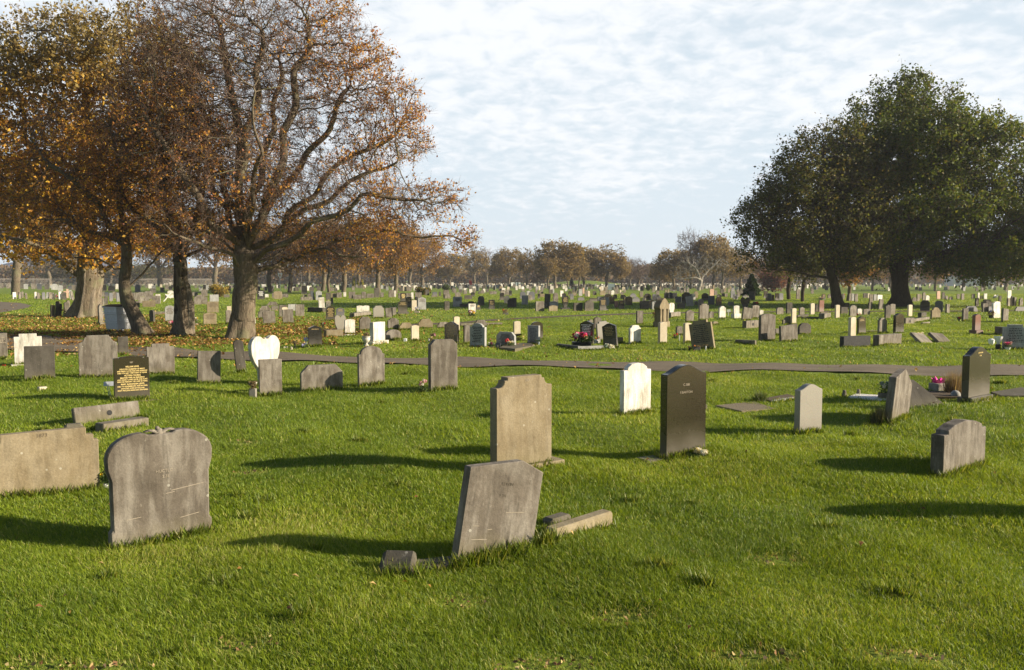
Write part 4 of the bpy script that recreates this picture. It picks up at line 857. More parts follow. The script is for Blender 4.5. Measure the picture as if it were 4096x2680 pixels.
mb.blob((0, .05, .90), .038, 9, 1, (1, 1.2, 1.3), .05); mb.blob((-.012, .05, .94), .018, 9, 1, (1, 1, 1), .05); mb.build('carved_flower', M['grey'], r2, smooth=True)
mb = MB()
for (x_, z_, l_, a_) in [(.20, .44, .26, .10), (.06, .41, .07, .1), (.21, .20, .15, .12), (-.22, .245, .11, .05)]:
    mb.box(-l_ / 2, l_ / 2, -.0012, 0, -.0022, .0022, Matrix.Translation((x_, 0, z_)) @ Matrix.Rotation(-a_, 4, 'Y'))
mb.build('scratches', M['palecarve'], r2)
Q = [(-.5, 0), (-.5, .80), (-.455, .80), (-.455, .885), (-.385, .885), (-.385, 1), (.385, 1), (.385, .885), (.455, .885), (.455, .80), (.5, .80), (.5, 0)]
r3, w3 = near((-46, 2012), (400, 1950), .655, 't', Q, .10, 'broad low tan sandstone slab with stepped corners at the left edge', bev=.006)
text(r3, ['1873'], .05, -.02, .60, 'carved')
Q = [(-.5, 0), (-.5, .885), (-.45, .885)] + [(-.45 + .09 * math.sin(t_), .955 - .07 * math.cos(t_)) for t_ in (.5, 1.0, 1.5)] + [(-.36, .965), (-.31, .965), (-.31, 1), (.31, 1), (.31, .965), (.36, .965)] + [(.45 - .09 * math.sin(t_), .955 - .07 * math.cos(t_)) for t_ in (1.5, 1.0, .5)] + [(.45, .885), (.5, .885), (.5, 0)]
r4, w4 = near((1986, 1902), (2207, 1864), .985, 't', Q, .125, 'tall tan sandstone headstone with scooped corners on a low plinth, behind the leaning stone', ph=.085, pp=1.38)
text(r4, ['353'], .04, .03, 1.01, 'palecarve')
r5, w5 = near((2664, 1838), (2822, 1817), 1.10, 'n', 'og', .12, 'tall polished brown granite headstone with a wavy top and two small lettered lines')
text(r5, ['C.388'], .040, -.01, .855, 'palecarve'); text(r5, ['F.BARTON'], .040, -.01, .765, 'palecarve')
(xa, ya) = at(2560, 1833); MB().box(-.16, .16, -.12, .12, -.06, .012).build('foot_slab', M['grey'], r5, loc=(-.40, .1, 0), bevel=.004)
r6, w6 = near((2494, 1668), (2603, 1656), .80, 'w', 'sh', .10, 'stained white marble headstone, left of the tall brown granite one', ph=.02, pp=1.6)
r7, w7 = near((3197, 1735), (3287, 1724), .70, 's', 'og', .10, 'smooth mid-grey wavy-topped headstone standing alone right of the brown granite one')
r8, w8 = near((3566, 1697), (3632, 1666), .79, 'g', 'pk', .11, 'pale grey peaked headstone leaning right, in front of the fallen slab', lean=11, pitch=2)
r9, w9 = near((3872, 1618), (3957, 1601), .85, 'n', 'og', .12, 'tall dark granite headstone on a plinth near the pink foil flowers', ph=.12, pp=1.02)
text(r9, ['JOHN BURKE'], .03, 0, .86, 'gold'); text(r9, ['C.386'], .03, 0, .81, 'gold')
Q = [(-.5, 0), (-.5, .80), (-.40, .80), (-.40, .87), (-.25, .95), (0, 1), (.25, .95), (.40, .87), (.40, .80), (.5, .80), (.5, 0)]
r10, w10 = near((3771, 1908), (3939, 1860), .58, 'G', Q, .14, 'squat rough grey headstone with a curved top, alone at the right')
for ch in r10.children: ch.data.materials[0] = M['grey']
xq, yq = 5.25, 7.1; r11 = empty('headstone', (xq, yq, 0), R(30)); slab(profile('ro', .62, .82), .1).build('slab', M['grey'], r11, bevel=.006); tag(r11, 'grey headstone just beyond the right edge, known by its shadow', 'headstone')
r12, w12 = near((459, 1604), (600, 1594), .80, 'n', [(-.5, 0), (-.5, .965), (-.34, .965), (-.34, .985), (0, 1), (.34, .985), (.34, .965), (.5, .965), (.5, 0)], .11, 'polished dark granite headstone with many lines of gold lettering')
sz = .0385
for txt, zz_, s_ in [('WILLIAM LEWIS', .605, 1.28), ('DEVOTED HUSBAND OF MARY', .565, 1), ('AND DEARLY LOVED DAD AND GRANDAD', .53, 1), ('DIED 7TH JULY 1989 AGED 72 YEARS.', .495, 1), ('VICTORIA THOMAS', .45, 1.28), ('BELOVED WIFE OF FREDERICK', .413, 1),
    ('AND DEARLY LOVED SISTER AND AUNT', .378, 1), ('DIED 2ND FEBRUARY 1997 AGED 84 YEARS.', .343, 1), ('MARY ALEXANDRA LEWIS', .298, 1.28), ('DIED 7TH NOVEMBER 2001 AGED 84 YEARS.', .262, 1), ('DEVOTED WIFE OF WILLIAM', .225, 1), ('MOST PRECIOUS MUM AND GRANDMA', .19, 1)]:
    me = text_mesh([txt], sz * s_ * .82, bold=.0006); ww = max(v.co.x for v in me.vertices) - min(v.co.x for v in me.vertices)
    tgt = {'WILLIAM LEWIS': .235, 'VICTORIA THOMAS': .29, 'MARY ALEXANDRA LEWIS': .41}.get(txt, min(.53, ww)); q = tgt / ww if s_ > 1 or ww > .53 else 1
    o = link('inscription', me, M['gold'], r12, (.01, -.0015, zz_), (math.pi / 2, 0, 0)); o.scale = (q * w12 / .62, 1, 1)
mb = MB(); mb.box(-.03, .03, -.002, 0, .70, .704)
for q in range(5): mb.box(-.02 + q * .008, -.016 + q * .008, -.002, 0, .675 + .004 * abs(q - 2), .697)
mb.build('emblem', M['palecarve'], r12)
MB().box(-.42, .42, -.14, .2, -.06, .02).build('plinth', M['darkgrey'], r12, bevel=.004)

def crop(x0, y0, k, txt, **dk):
    for ln in txt.strip().splitlines():
        p = ln.split('|'); q = p[0].split(); xl, xr, tp, bs = [float(v) for v in q[:4]]; ck, sh = q[4], q[5]; kw = dict(dk)
        for e in q[6:]:
            if e[0] == 'R': kw['rot'] = float(e[1:])
            elif e[0] == 'L': kw['lean'] = float(e[1:])
            elif e[0] == 'P': kw['plinth'] = float(e[1:])
            elif e[0] == 'B': kw['pitch'] = float(e[1:])
            elif e[0] == 'T': kw['t'] = float(e[1:])
            elif e[0] == 'I':      # inscriptions: material letter, rows
                kw['ins'] = ({'g': 'shadegold', 'h': 'gold', 'w': 'whitepaint', 'k': 'blacktext', 'c': 'carved', 'd': 'darktext', 'p': 'palecarve'}[e[1]], int(e[2:]), .82, .042, None, 1)  # most gold letters get a gold darkened in colour as if shaded
        if len(p) > 1: kw['label'] = p[1].strip()
        stone(x0 + xl / k, x0 + xr / k, y0 + tp / k, y0 + bs / k, ck, sh, **kw)
K4 = 4.648; K2 = 2.324
# row on this side of the path, left half
crop(0, 1000, K2, '''
-30 74 778 1025 g sq T.1 Ip4|grey slab cut by the left edge beside the bright white square one
135 398 775 1068 w st P.03|bright white square marble headstone at the left, on a thin base
215 528 908 1222 G sq L1|wide dark-streaked square stone in front of the bright white one
736 1105 797 1200 g sc|large streaked grey stone with scooped corners, left of the gold-lettered one
1098 1197 808 985 G sq|dark square slab half hidden behind the large scooped-corner stone
1368 1632 885 1178 g st|mottled brown and pale step-cornered stone right of the gold-lettered one
1825 2062 930 1245 g sq L2|plain light grey square stone standing clear, left of the white heart
2196 2300 850 1160 G ar L-5|dark grey stone leaning behind the left lobe of the white heart
''')
crop(1024, 1000, K2, '''
30 252 1000 1345 g sq|grey square stone in front of the white heart
415 822 1078 1322 g ch|low wide streaked grey stone with clipped corners, right of the white heart
950 1208 903 1278 g hr|streaked grey stone with a rounded top and white patch, middle of the near row
1612 1890 848 1325 g ch T.13|tallest grey streaked stone of the near row with a white diamond patch
''')
# beyond the path and the far rows
crop(0, 1100, K4, '''
0 70 150 245 g sq
120 205 155 250 g sq
362 440 135 255 G ro
442 525 165 262 l sq
580 665 160 260 g ro
690 780 165 272 d ro
830 920 165 270 G og
955 1075 165 278 l sc
1078 1172 190 305 l ro
1170 1240 180 260 G sq
1255 1335 205 270 d sq
1335 1410 185 285 g sq
1390 1465 195 295 G ro
1410 1480 85 170 w hr
1885 1985 180 300 b hr
2010 2140 195 305 b hr
2150 2215 170 265 w sq
1820 1950 310 410 g sq
1950 2020 320 400 d ro
2030 2105 330 490 d ar R60
2090 2180 310 440 g ro
2165 2260 330 500 d sq R55
235 310 320 450 w sq R72
340 400 320 445 g sq R66 L5
405 445 305 425 g pk R60
470 522 335 450 g sq R68 L-6
640 690 315 440 w sq R70
680 735 328 445 g sq R66 L8
728 765 370 440 g ro R60
780 850 320 458 d sc R62
848 910 320 440 l sq L8
910 975 320 450 g ar R66
975 1015 330 455 g sq R66
1015 1070 340 440 g gb
1090 1152 308 455 w ro R58
1155 1250 320 465 G sq L-8
1185 1330 262 430 p cr|pinkish shouldered cross-like stone left of the old fluted trunk
1300 1355 280 455 l og L-5
1330 1395 300 470 g ar R70 L-12
940 1035 562 790 G sq R70 L4
1030 1130 490 770 G ar R68 L5
1030 1158 530 782 G ro R68 L6
1195 1305 500 705 G pk R65
1245 1310 470 600 g ar R60
1840 1945 415 570 g pk R60
1940 2010 400 560 G sq
1835 1940 540 930 g gb R66 P.12|tall grey pointed monument at the left flank of the metal bin
''')
crop(512, 1100, K4, '''
80 212 330 470 g sq
130 235 175 320 d hr
200 320 320 410 g sq
320 475 300 460 g sq
440 518 190 290 w pk
380 455 165 250 w sq
550 620 120 170 g sq
760 822 140 190 w sq
755 830 210 285 b ro
600 680 230 320 b sq
690 760 180 270 g ro
410 520 245 330 G ro
735 850 290 350 w st
720 890 360 430 w sq
690 845 375 430 g sq
855 940 330 420 g sq
515 608 358 530 w sq
455 600 385 540 g sq
180 400 410 525 g sq L2
265 525 475 600 t sq L-3|tan slab leaning left between the leaning and forked trunks
95 220 485 600 g sq
380 490 645 890 G ro R-48|dark slab showing one sunlit edge, left of the forked trunk
495 700 680 735 g sq
690 875 570 880 l ar Ic6|pale lettered arched stone just left of the forked trunk
720 840 652 860 G og R-40
860 950 535 870 G st Ig8
1225 1480 365 550 g sh|wide grey stone with a small white patch, right of the forked trunk
1365 1482 272 400 g ro
1195 1300 320 400 g sq
1520 1690 365 500 l sq
1470 1690 495 700 t sq Ic6
1405 1655 700 945 t ro Ic6|tan-grey lettered stone with small ornaments before it, left of the big beech
1320 1388 210 300 w sq
1450 1520 190 280 l sq
1395 1450 180 275 b sq
1565 1640 150 200 w pk
1830 1915 210 300 b sq
1885 1945 185 250 g sq
1780 1890 360 420 g ro
1840 1925 580 660 c sq
1820 1930 650 910 g ro
2320 2375 690 945 w sq L-4 R60|narrow white leaning stone just right of the big beech trunk
''')
crop(1024, 1100, K4, '''
25 165 280 455 b ro Iw8|black stone with white lettering just right of the big beech trunk
168 238 355 420 w sq
105 190 170 240 w sq
130 185 115 170 l sq
240 300 155 290 g sq
140 210 215 290 G ro
300 380 330 430 g ro
330 490 300 450 t ro
485 605 345 420 g ro
845 950 200 360 b sq
950 1040 200 290 w sq
990 1080 215 295 G hr
1130 1215 205 290 G hr
680 725 220 300 w sq
725 800 220 300 G ro
870 950 365 410 g sq
960 1045 345 410 g ar
830 1050 410 475 g sq
1040 1110 290 470 d sq L-12
1112 1228 290 470 l pk|pale gabled stone left of the leaning bright white one
1300 1395 330 470 G sq
1400 1520 335 425 t ro
1500 1600 325 425 g sq
1170 1295 415 655 w sq L-4 Ip2|bright white square stone leaning left beside a cream tablet
1300 1397 478 600 c ro
1395 1435 420 540 b sq
1625 1680 320 405 w sq
1725 1850 310 440 g sq
1800 1970 365 455 g sq L-2
1965 2050 310 440 g ro
2055 2195 345 430 g sq
2200 2300 240 420 G sq
2310 2380 325 410 g sq
1485 1540 190 260 w sq
1460 1515 240 310 G ro
1395 1450 230 300 g ro
1730 1785 170 230 w sq
1895 1960 195 245 G ro
2190 2270 140 200 w sq
205 420 498 570 g sc
70 280 575 680 g sc
285 420 570 660 g ro
430 585 560 770 g sq
485 598 595 800 c ro
595 750 545 665 l sq
735 905 548 765 g sq
45 310 650 815 g st
130 385 680 935 g sq L-4|grey stone leaning left with a narrower slab against it, beyond the path
495 715 640 912 g sq L-2
1300 1475 575 855 n ar Ig9|dark stone with faint gold lettering and yellow flowers at its foot
1490 1650 610 760 d ar Ig5
1460 1680 750 1060 s ht|plain grey heart-shaped stone behind the low wide kerb block
1285 1650 1035 1178 t sq T.35|low wide stone grave box in front of the grey heart
1650 1850 830 1125 w ro P.03|stained white rounded stone beside the grey heart
1925 2145 780 1045 g sc
1870 2115 570 700 w bk|low white open-book stone on the lawn under the long bough
2180 2385 570 805 s sc
975 1237 960 1350 b og Ig1|black granite stone seen from behind with one tiny gold line, by the toy windmill
''')
crop(1536, 1100, K4, '''
0 65 190 245 g sq
275 330 190 260 t sq
345 420 220 290 g sq
450 515 220 300 g sq
550 625 190 290 w pk
85 195 275 415 g ar
192 222 290 412 w sq
265 330 335 440 g sq
305 418 330 490 b ro Ih8|black stone crowded with bright gold lettering under the long bough
405 520 405 600 b ro Ig5
415 505 335 410 g sq
505 555 325 448 w sq
575 705 325 460 g sq
770 845 270 380 G sq
900 990 315 380 d sq
885 1000 375 412 g sq
1020 1065 310 400 G ro
1105 1215 280 440 g sq
1125 1245 355 440 g sq L-4
1060 1115 145 200 g sq
1250 1297 135 235 w sq
1260 1320 235 315 G sq
1290 1348 252 335 g sq
1400 1460 265 330 G ro
1480 1550 245 290 w sq
1475 1548 280 360 g sq
1585 1645 260 338 w ro
1650 1705 245 340 g sq
1585 1660 205 260 g ro
1575 1645 195 225 w sq
1320 1428 320 408 g pk
1615 1690 318 400 b ar
1757 1793 305 362 G ar
1795 1870 280 345 g ar
1840 1885 255 325 w ro
1900 1950 260 322 G sq
1965 2040 305 362 g sq
2040 2095 300 360 g sq
1500 1645 375 455 G sq
1750 1870 395 570 G sc
1285 1455 405 590 l sq Ik5|pale square stone with black lettering, left of centre
1125 1225 485 658 G sq|lone dark square stone on the shaded lawn, left of centre
1545 1700 490 540 G sc
1410 1580 538 600 G sq
1570 1715 535 700 w sq Ik3|white stone with flowers heaped before it, beside a gold-lettered cross stone
1715 1800 550 650 b hr Ih6
1950 2065 460 635 b sq Ig6
2155 2235 330 465 b ro P.1
2235 2340 385 528 c sc
2165 2262 275 380 g ar
2265 2330 270 370 g sq
2325 2380 285 385 b ro
2300 2470 435 605 G sc
2130 2200 255 300 g sq
2190 2260 243 300 w sq
630 788 410 645 l pk Ic4|pale ogee-gabled stone with lettering next to a cream tablet
580 640 405 640 b ro R60
515 615 465 670 c ro|cream tablet with a lilac flower box at its foot
265 440 480 725 n st Ig4 P.12|dark granite stone on a wide base in front of the gold-lettered one
40 165 610 790 g sq L-8
70 285 805 1030 g sh
20 345 1020 1215 g ar T.2|broad lichened rock-like block in front of a shouldered grey stone
285 545 890 1030 t sc
635 920 815 1000 t sc|low broad tan stone with scooped corners beyond the path
505 663 928 1225 c ro|cream rounded tablet standing clear just beyond the path, left of black granite
985 1240 865 990 g sc
1295 1418 765 1060 c ro|cream tablet directly behind the black wavy-topped stone
1680 1930 835 980 g sc
1105 1380 870 1280 b og R-36 Ig10|black granite wavy-topped stone facing left with gold lettering, by the tallest near stone
1505 1600 920 1280 g ro
1575 1890 895 1362 l sh R-36 Ik10|blue-white green-stained marble stone facing left beyond the path
2070 2440 1065 1350 l ch R-34 Ik10|low pale stone with clipped corners, black lettering and a red balloon before it
''')
crop(2048, 1100, K4, '''
180 250 265 300 g sq
150 260 305 445 d sh
270 340 295 380 l ro
315 428 310 460 d ar
300 380 370 475 g sq
185 300 380 550 l sq
430 478 268 345 g sq
500 585 300 350 g ch
520 610 350 410 t sq
480 520 350 440 b sq
685 755 270 350 G sq
755 788 262 345 l sq
600 715 350 600 G sq L3|tall dark stone leaning right behind smaller stones, centre
765 865 330 500 g hr
895 962 290 405 w sq R38
932 1010 335 460 b og
1045 1110 292 385 n hr
1078 1150 348 458 d sh
1115 1175 265 330 G sq
1185 1235 290 350 g sq
1120 1200 328 388 t ro
1240 1310 262 390 l sq
1310 1350 240 350 p sq
1355 1410 290 400 g sq
1408 1452 295 403 c ro
1505 1573 300 378 G sq
1635 1740 288 378 t ar
1725 1780 245 345 g sq
1785 1850 285 360 g sq
1842 1908 285 372 w ar
1912 1985 200 355 g gb
2000 2038 278 340 c ro
2078 2120 262 330 g ar
2018 2078 312 370 g ar
1222 1350 415 478 d ch
1445 1590 428 495 n sq
1590 1710 402 490 d sq
1705 1870 350 480 b sh
1880 1960 360 440 b sc
1740 1808 412 570 l ro
1810 1910 410 540 n sq
1630 1760 440 660 b og Ig7 P.1|black stone with gold lettering on a base, in the shaded rows right of centre
1910 1980 485 610 r sq
1985 2095 470 635 b sq Ig4
2068 2140 400 520 b hr Ih6
2110 2240 398 560 n ar
2020 2120 370 440 b ch
2190 2315 340 420 d sh
2235 2380 405 505 d sh
1350 1530 470 670 G sh
1145 1320 520 670 G sq
930 1060 390 640 b ht Ig6 P.12|black teardrop-like heart stone with gold carving, centre
695 865 488 620 l ro Id2
685 855 565 675 t ro
440 605 490 675 g sq
620 700 520 620 G sq L-15
0 90 425 600 G sq
2315 2448 660 925 g sq|plain grey square stone alone in the open, left of the tan gothic monument
30 172 862 1150 c ro|cream tablet with dry flowers at its foot, just right of centre
355 590 880 1230 n ar|plain dark brown arched stone behind a pale lettered one
270 508 945 1315 l sq R-36 Id12|pale grey lettered stone facing left with one bright sunlit edge
1245 1515 870 1330 b og R-35 Iw7|black wavy-topped stone behind the pink flower planter
1680 1975 910 1358 b og R-34 L-6 Ig6|black wavy-topped stone leaning left, right of the flower planter
1520 1672 778 1015 g pk|peaked grey-white stone behind the two black ones
1420 1520 825 915 g sc
1580 1850 868 1245 s st L-5
1975 2060 1150 1270 t sq
2180 2412 930 1278 w sc|rust-streaked white scooped-corner stone beyond the path
''')
crop(2560, 1100, K4, '''
225 275 240 325 g ro
0 70 305 415 g sq L-8
70 215 345 470 b sh
50 118 422 485 c ro
230 300 350 470 d sh
245 385 365 480 d ar
295 390 380 470 g ar
0 165 485 635 G sq
160 260 465 620 b ro
222 385 485 645 l ro Id5
295 365 288 380 g ar
450 525 320 440 g sh
525 605 320 440 d ar
605 695 330 440 d sq
465 500 270 320 t sq
510 550 265 335 t sq
555 610 240 300 G hr
750 800 280 340 g sq
810 855 250 330 g sq
865 915 245 320 g ar
650 770 400 520 d sq R-30
770 955 318 530 b sh R-30
870 1015 393 578 l sq L-12
1000 1085 300 430 t sh
960 1035 345 460 l sq
1140 1275 335 475 b sh R-30
1295 1380 262 388 p ro|pinkish slab standing in front of the white dead tree
1380 1440 290 380 g sq
1262 1385 388 555 d sq R-25
1085 1190 445 600 d ar
1410 1525 400 575 b sh
1430 1515 355 430 b og
1350 1393 185 265 t ro
1560 1605 235 320 t sq
1630 1675 260 328 t sq
1695 1760 238 305 d sq
1790 1845 268 330 g ro
1800 1865 310 410 g sq
1495 1560 265 340 G sq
1520 1575 340 400 g sq
1575 1635 345 405 g sq
1685 1775 300 430 d sq
1725 1830 355 458 d ro L3
1850 1920 260 375 G sq
1915 1980 285 365 g pk
2020 2145 305 470 G sq R-30 L-3
1860 2045 415 600 b ht R-30|black heart-shaped stone left of the dark conifer's foot
1905 2030 365 420 b sh
2300 2380 295 430 b sq
2340 2440 340 485 d hr
700 850 525 620 G sq
1015 1080 485 560 d ro
1640 1755 500 570 l sq
530 650 512 770 w hg|white waisted stone with scalloped top right behind the tan gothic monument
850 1012 648 885 g pk
1095 1290 538 845 g st|tall grey capped stone standing above the open lawn
1280 1385 675 800 g hr
1465 1605 580 820 w sh|white shouldered stone standing alone, left of a white marker
1735 1857 565 800 w ro P.25 |white rounded stone raised on a stone block
1885 2085 600 840 g sq L9
2070 2230 560 815 g ro L2
2215 2305 655 740 w ro
350 525 858 1280 c ro T.12|bright cream tablet directly in front of the tan gothic monument
815 975 890 1272 c ro T.12|cream tablet partly hidden by the big leaning lettered slab
675 815 950 1130 g ro L-3
935 1410 850 1395 t st R-32 L-9 T.13 Id10|big slab leaning left, shaded lettered face with one sunlit tan edge
1345 1470 868 940 t ch
2220 2540 705 1232 g ro T.12|tall broad grey rounded stone beyond the path, right of centre
''')
crop(3072, 1100, K4, '''
0 65 340 485 d ar R-28
65 120 365 480 G ar
130 205 340 470 b sq
205 290 338 468 d ro
525 600 265 450 g sq
800 855 260 350 g sq
1110 1200 350 435 g ar
1000 1075 350 455 b st Ig6
1315 1390 355 460 g sq
1390 1435 345 450 g sq
1500 1555 345 490 g sq
1550 1610 345 480 l sq
1610 1680 348 500 g ro R40
1770 1850 335 430 G ro
1850 1898 342 435 c sq
1885 1960 358 510 g sq
1960 2025 360 480 l sq
2025 2135 370 475 w sq L3
1415 1520 518 600 G sq
1865 1950 500 640 G ar
2050 2150 450 640 g sq L5
345 462 512 720 G sq
155 300 608 735 g ch
432 540 615 930 c ro
580 690 592 745 g pk
785 878 522 730 c ro
875 940 545 680 G sq
940 1050 470 685 r sq L2|dark red granite stone left of the sycamore's foot
975 1118 690 730 t sq
1250 1345 558 800 c ro
1350 1500 598 720 G sq
1515 1660 560 770 g ar
1655 1755 628 745 w ro
1770 1910 635 740 g sq
2175 2295 555 800 G pk
2260 2378 535 740 g ro
270 540 768 930 g sh
218 595 930 1248 g sq L-5|squarish grey slab leaning left beyond the path, right of the tall rounded one
565 820 895 1130 G ar
155 215 1000 1130 g sq
1510 1658 762 1165 c ro T.12|tall cream tablet left of a leaning brown granite stone
1665 1845 770 1115 n og L-3 Ig2|brown granite stone with two tiny gold lines, right of a cream tablet
2050 2230 795 1090 g sc
''')
crop(3584, 1100, K4, '''
-35 172 700 1090 n og T.13|brown granite wavy-topped stone standing right of the oak trunk line
220 315 552 768 c ro
445 625 470 668 b sc R-30
720 870 478 690 d ar R-30
735 812 525 625 c ro
930 1012 540 708 g sq R40
650 840 605 825 t sh|tan shouldered stone right of the oak trunk
172 270 398 495 g sq
300 390 415 495 g sc
385 450 355 490 g sq R50
440 485 360 440 t sq
490 555 320 470 g hr
540 628 378 475 w ar L5
755 828 298 450 p sq
850 915 318 445 G st
910 980 385 460 g ro R50
985 1070 402 462 g ro L-8
1130 1195 355 445 g sq
1210 1278 345 462 g sq R45
1410 1475 350 440 g sq
1475 1550 430 582 G sq R45
1515 1560 330 440 w sq
1570 1620 385 450 t st
1630 1700 345 450 w sq
1590 1800 460 600 G st
1605 1715 530 690 g sq
1280 1530 583 690 d ch
1235 1358 620 858 g ro
1710 1800 585 690 d sq
1435 1600 725 1103 r pk R25 P.16 T.14|reddish granite pillar-like stone on a base, right
1795 1965 490 800 w ro L-5 R35|marbled white stone leaning left beside a dark bush
1965 2110 628 882 g sq L4 R45
2070 2150 285 435 w sq
2065 2135 435 580 g sq R45
2135 2190 395 575 G sq
2190 2250 415 575 g sq R45
2285 2375 430 575 g ar R45
2210 2420 590 675 d ch
1910 1970 385 500 G sq
1820 1870 365 430 w og
1970 2440 915 1385 l st R-20 Id9 T.14|large grey-blue lettered stone cut by the right edge
''')
# near ones given in their own way
rh, wh = near((1032, 1532), (1096, 1522), .92, 'w', 'sq', .10, 'x')
for ch in list(rh.children): bpy.data.objects.remove(ch)
Ph = [(-.17, 0), (-.17, .20), (-.22, .28), (-.34, .42), (-.405, .56), (-.42, .70)] + [(-.215 - .205 * math.cos(t_), .72 + .22 * math.sin(t_)) for t_ in [.2 + 2.15 * i / 9 for i in range(10)]]
Ph = Ph + [(-x_, z_) for x_, z_ in reversed(Ph)]; slab(Ph, .10, 0).build('slab', M['white'], rh, loc=(0.02, 0, .05), bevel=.008)
MB().box(-.24, .28, -.07, .17, -.1, .06).build('plinth', M['white'], rh, bevel=.006)
mb = MB(); mb.blob((.0, .03, .80), .035, 2, 1, (1, .8, 1.5), .1); mb.blob((0, .03, .865), .022, 3, 1, (1, 1, 1), .05); mb.blob((-.035, .04, .815), .025, 4, 1, (.6, .4, 1.5), .1); mb.blob((.035, .04, .815), .025, 5, 1, (.6, .4, 1.5), .1)
mb.build('small_carving', M['white'], rh, loc=(.02, 0, .07), smooth=True)
rh['label'] = 'large white heart-shaped headstone with a small carved figure in its notch'
ru, wu = near((1494, 1384), (1541, 1377), .62, 'w', [(-.5, 0), (-.5, 1), (.25, 1), (.25, .985), (.5, .985), (.5, 0)], .13, 'bright white rectangular headstone on a wide white base beside the urn', ph=.10, pp=1.35)
# low wide stone in front of the black one (hidden foot) just past the path
rl, wl = near((1722, 1418), (1838, 1402), .40, 'g', 'ch', .1, 'low clipped-corner stone half hidden behind the tallest near stone') if False else (None, 0)
# tan gothic monument
rg, wg = near((2642, 1310), (2674, 1306), 1.33, 't', [(-.42, 0), (-.42, .62), (-.5, .66), (-.5, .72), (-.42, .80), (-.24, .92), (0, 1), (.24, .92), (.42, .80), (.5, .72), (.5, .66), (.42, .62), (.42, 0)], .30, 'tall tan gothic pointed monument with side shafts, rising above its neighbours')
rg.location.z += 0
for ch in list(rg.children): ch.scale = (1.2, 1, 1)
MB().box(-.34, .34, -.12, .42, -.1, .26).build('plinth', M['tan'], rg, bevel=.01)
mb = MB()
for sx in (-1, 1): mb.lathe([(.045, .26), (.032, .30), (.028, .74), (.045, .79), (.05, .83)], 10, (sx * .25, -.03, 0))
mb.build('side_shaft', M['tan'], rg, smooth=True)
# fill the far rows with small stones up to the number that read singly, then one mass
LBL = [(0, 330, 'left of the fluted trunk'), (330, 560, 'near the metal bin'), (560, 740, 'left of the forked trunk'), (740, 960, 'between forked trunk and beech'), (960, 1190, 'just right of the beech trunk'), (1190, 1420, 'under the beech boughs'),
       (1420, 1640, 'under the long low bough'), (1640, 1850, 'below the low bough tip'), (1850, 2060, 'left of centre'), (2060, 2250, 'below the broad golden tree'), (2250, 2440, 'left of the pale panel'), (2440, 2620, 'left of the gothic monument'),
       (2620, 2780, 'left of the dead tree'), (2780, 2920, 'right of the dead tree'), (2920, 3100, 'by the dark conifer'), (3100, 3330, 'left of the sycamore trunk'), (3330, 3480, 'right of the sycamore trunk'), (3480, 3660, 'by the oak trunk'),
       (3660, 3800, 'right of the oak trunk'), (3800, 3960, 'under the oak boughs'), (3960, 4200, 'near the right edge')]
def near_count(): return len(SPECS) + 17
r_ = random.Random(44); Nfar = max(0, 298 - near_count()); print('STONES', len(SPECS), 'far singles', Nfar)
shp = ['sq'] * 4 + ['ro'] * 3 + ['ar', 'pk', 'og', 'sh']; cks = ['g'] * 5 + ['w'] * 4 + ['G'] * 3 + ['b'] * 2 + ['c', 'l', 't']
def far_spec(lo, hi): 
    px = r_.uniform(0, 4096); 
    if r_.random() < .6: px = r_.uniform(1550, 3300)
    bs = r_.uniform(lo, hi); D = at(px, bs)[1]; h = r_.uniform(.65, 1.05); hp = h * F / D; wp = r_.uniform(.5, .75) * F / D
    return px, bs, hp, wp
for i in range(Nfar):
    px, bs, hp, wp = far_spec(1152, 1162); stone(px - wp / 2, px + wp / 2, bs - hp, bs, r_.choice(cks), r_.choice(shp), rot=r_.choice([28, 28, 24, -32]))
def far_mass():
    by = {}
    for lo, hi, n in ((1136, 1146, 1300), (1146, 1154, 600), (1154, 1166, 210)):
        for i in range(n):
            px, bs, hp, wp = far_spec(lo, hi)
            if lo > 1150 and px < 700: continue
            x, y = at(px, bs); w_ = wp * y / F; h = hp * y / F; ck = r_.choice(cks); rz = R(r_.choice([28, 28, 22, -32]) + r_.uniform(-6, 6)); Mx = Matrix.Translation((x, y, 0)) @ Matrix.Rotation(rz, 4, 'Z') @ Matrix.Rotation(R(r_.uniform(-4, 4)), 4, 'Y')
            P = profile(r_.choice(shp), w_, h); n_ = len(P); mb = by.setdefault(ck, MB()); t_ = .1
            mb.add([Mx @ Vector((a_, 0, b_)) for a_, b_ in P] + [Mx @ Vector((a_, t_, b_)) for a_, b_ in P], [tuple(range(n_)), tuple(reversed(range(n_, 2 * n_)))] + [(i2, (i2 + 1) % n_, (i2 + 1) % n_ + n_, i2 + n_) for i2 in range(n_)])
    me = bpy.data.meshes.new('distant_headstones'); V, Fc, mi, b_ = [], [], [], 0
    for j, (ck, mb) in enumerate(by.items()):
        V += mb.v; Fc += [tuple(v + b_ for v in f_) for f_ in mb.f]; mi += [j] * len(mb.f); b_ = len(V); me.materials.append(M[MATK[ck]])
    me.from_pydata(V, [], Fc); me.polygons.foreach_set('material_index', mi); me.update(); bm = bmesh.new(); bm.from_mesh(me); bmesh.ops.recalc_face_normals(bm, faces=bm.faces); bm.to_mesh(me); bm.free()
    tag(link('distant_headstones', me, None), 'hundreds of tiny far headstones in dense rows at the tree belt', 'headstones', kind='stuff')
far_mass()
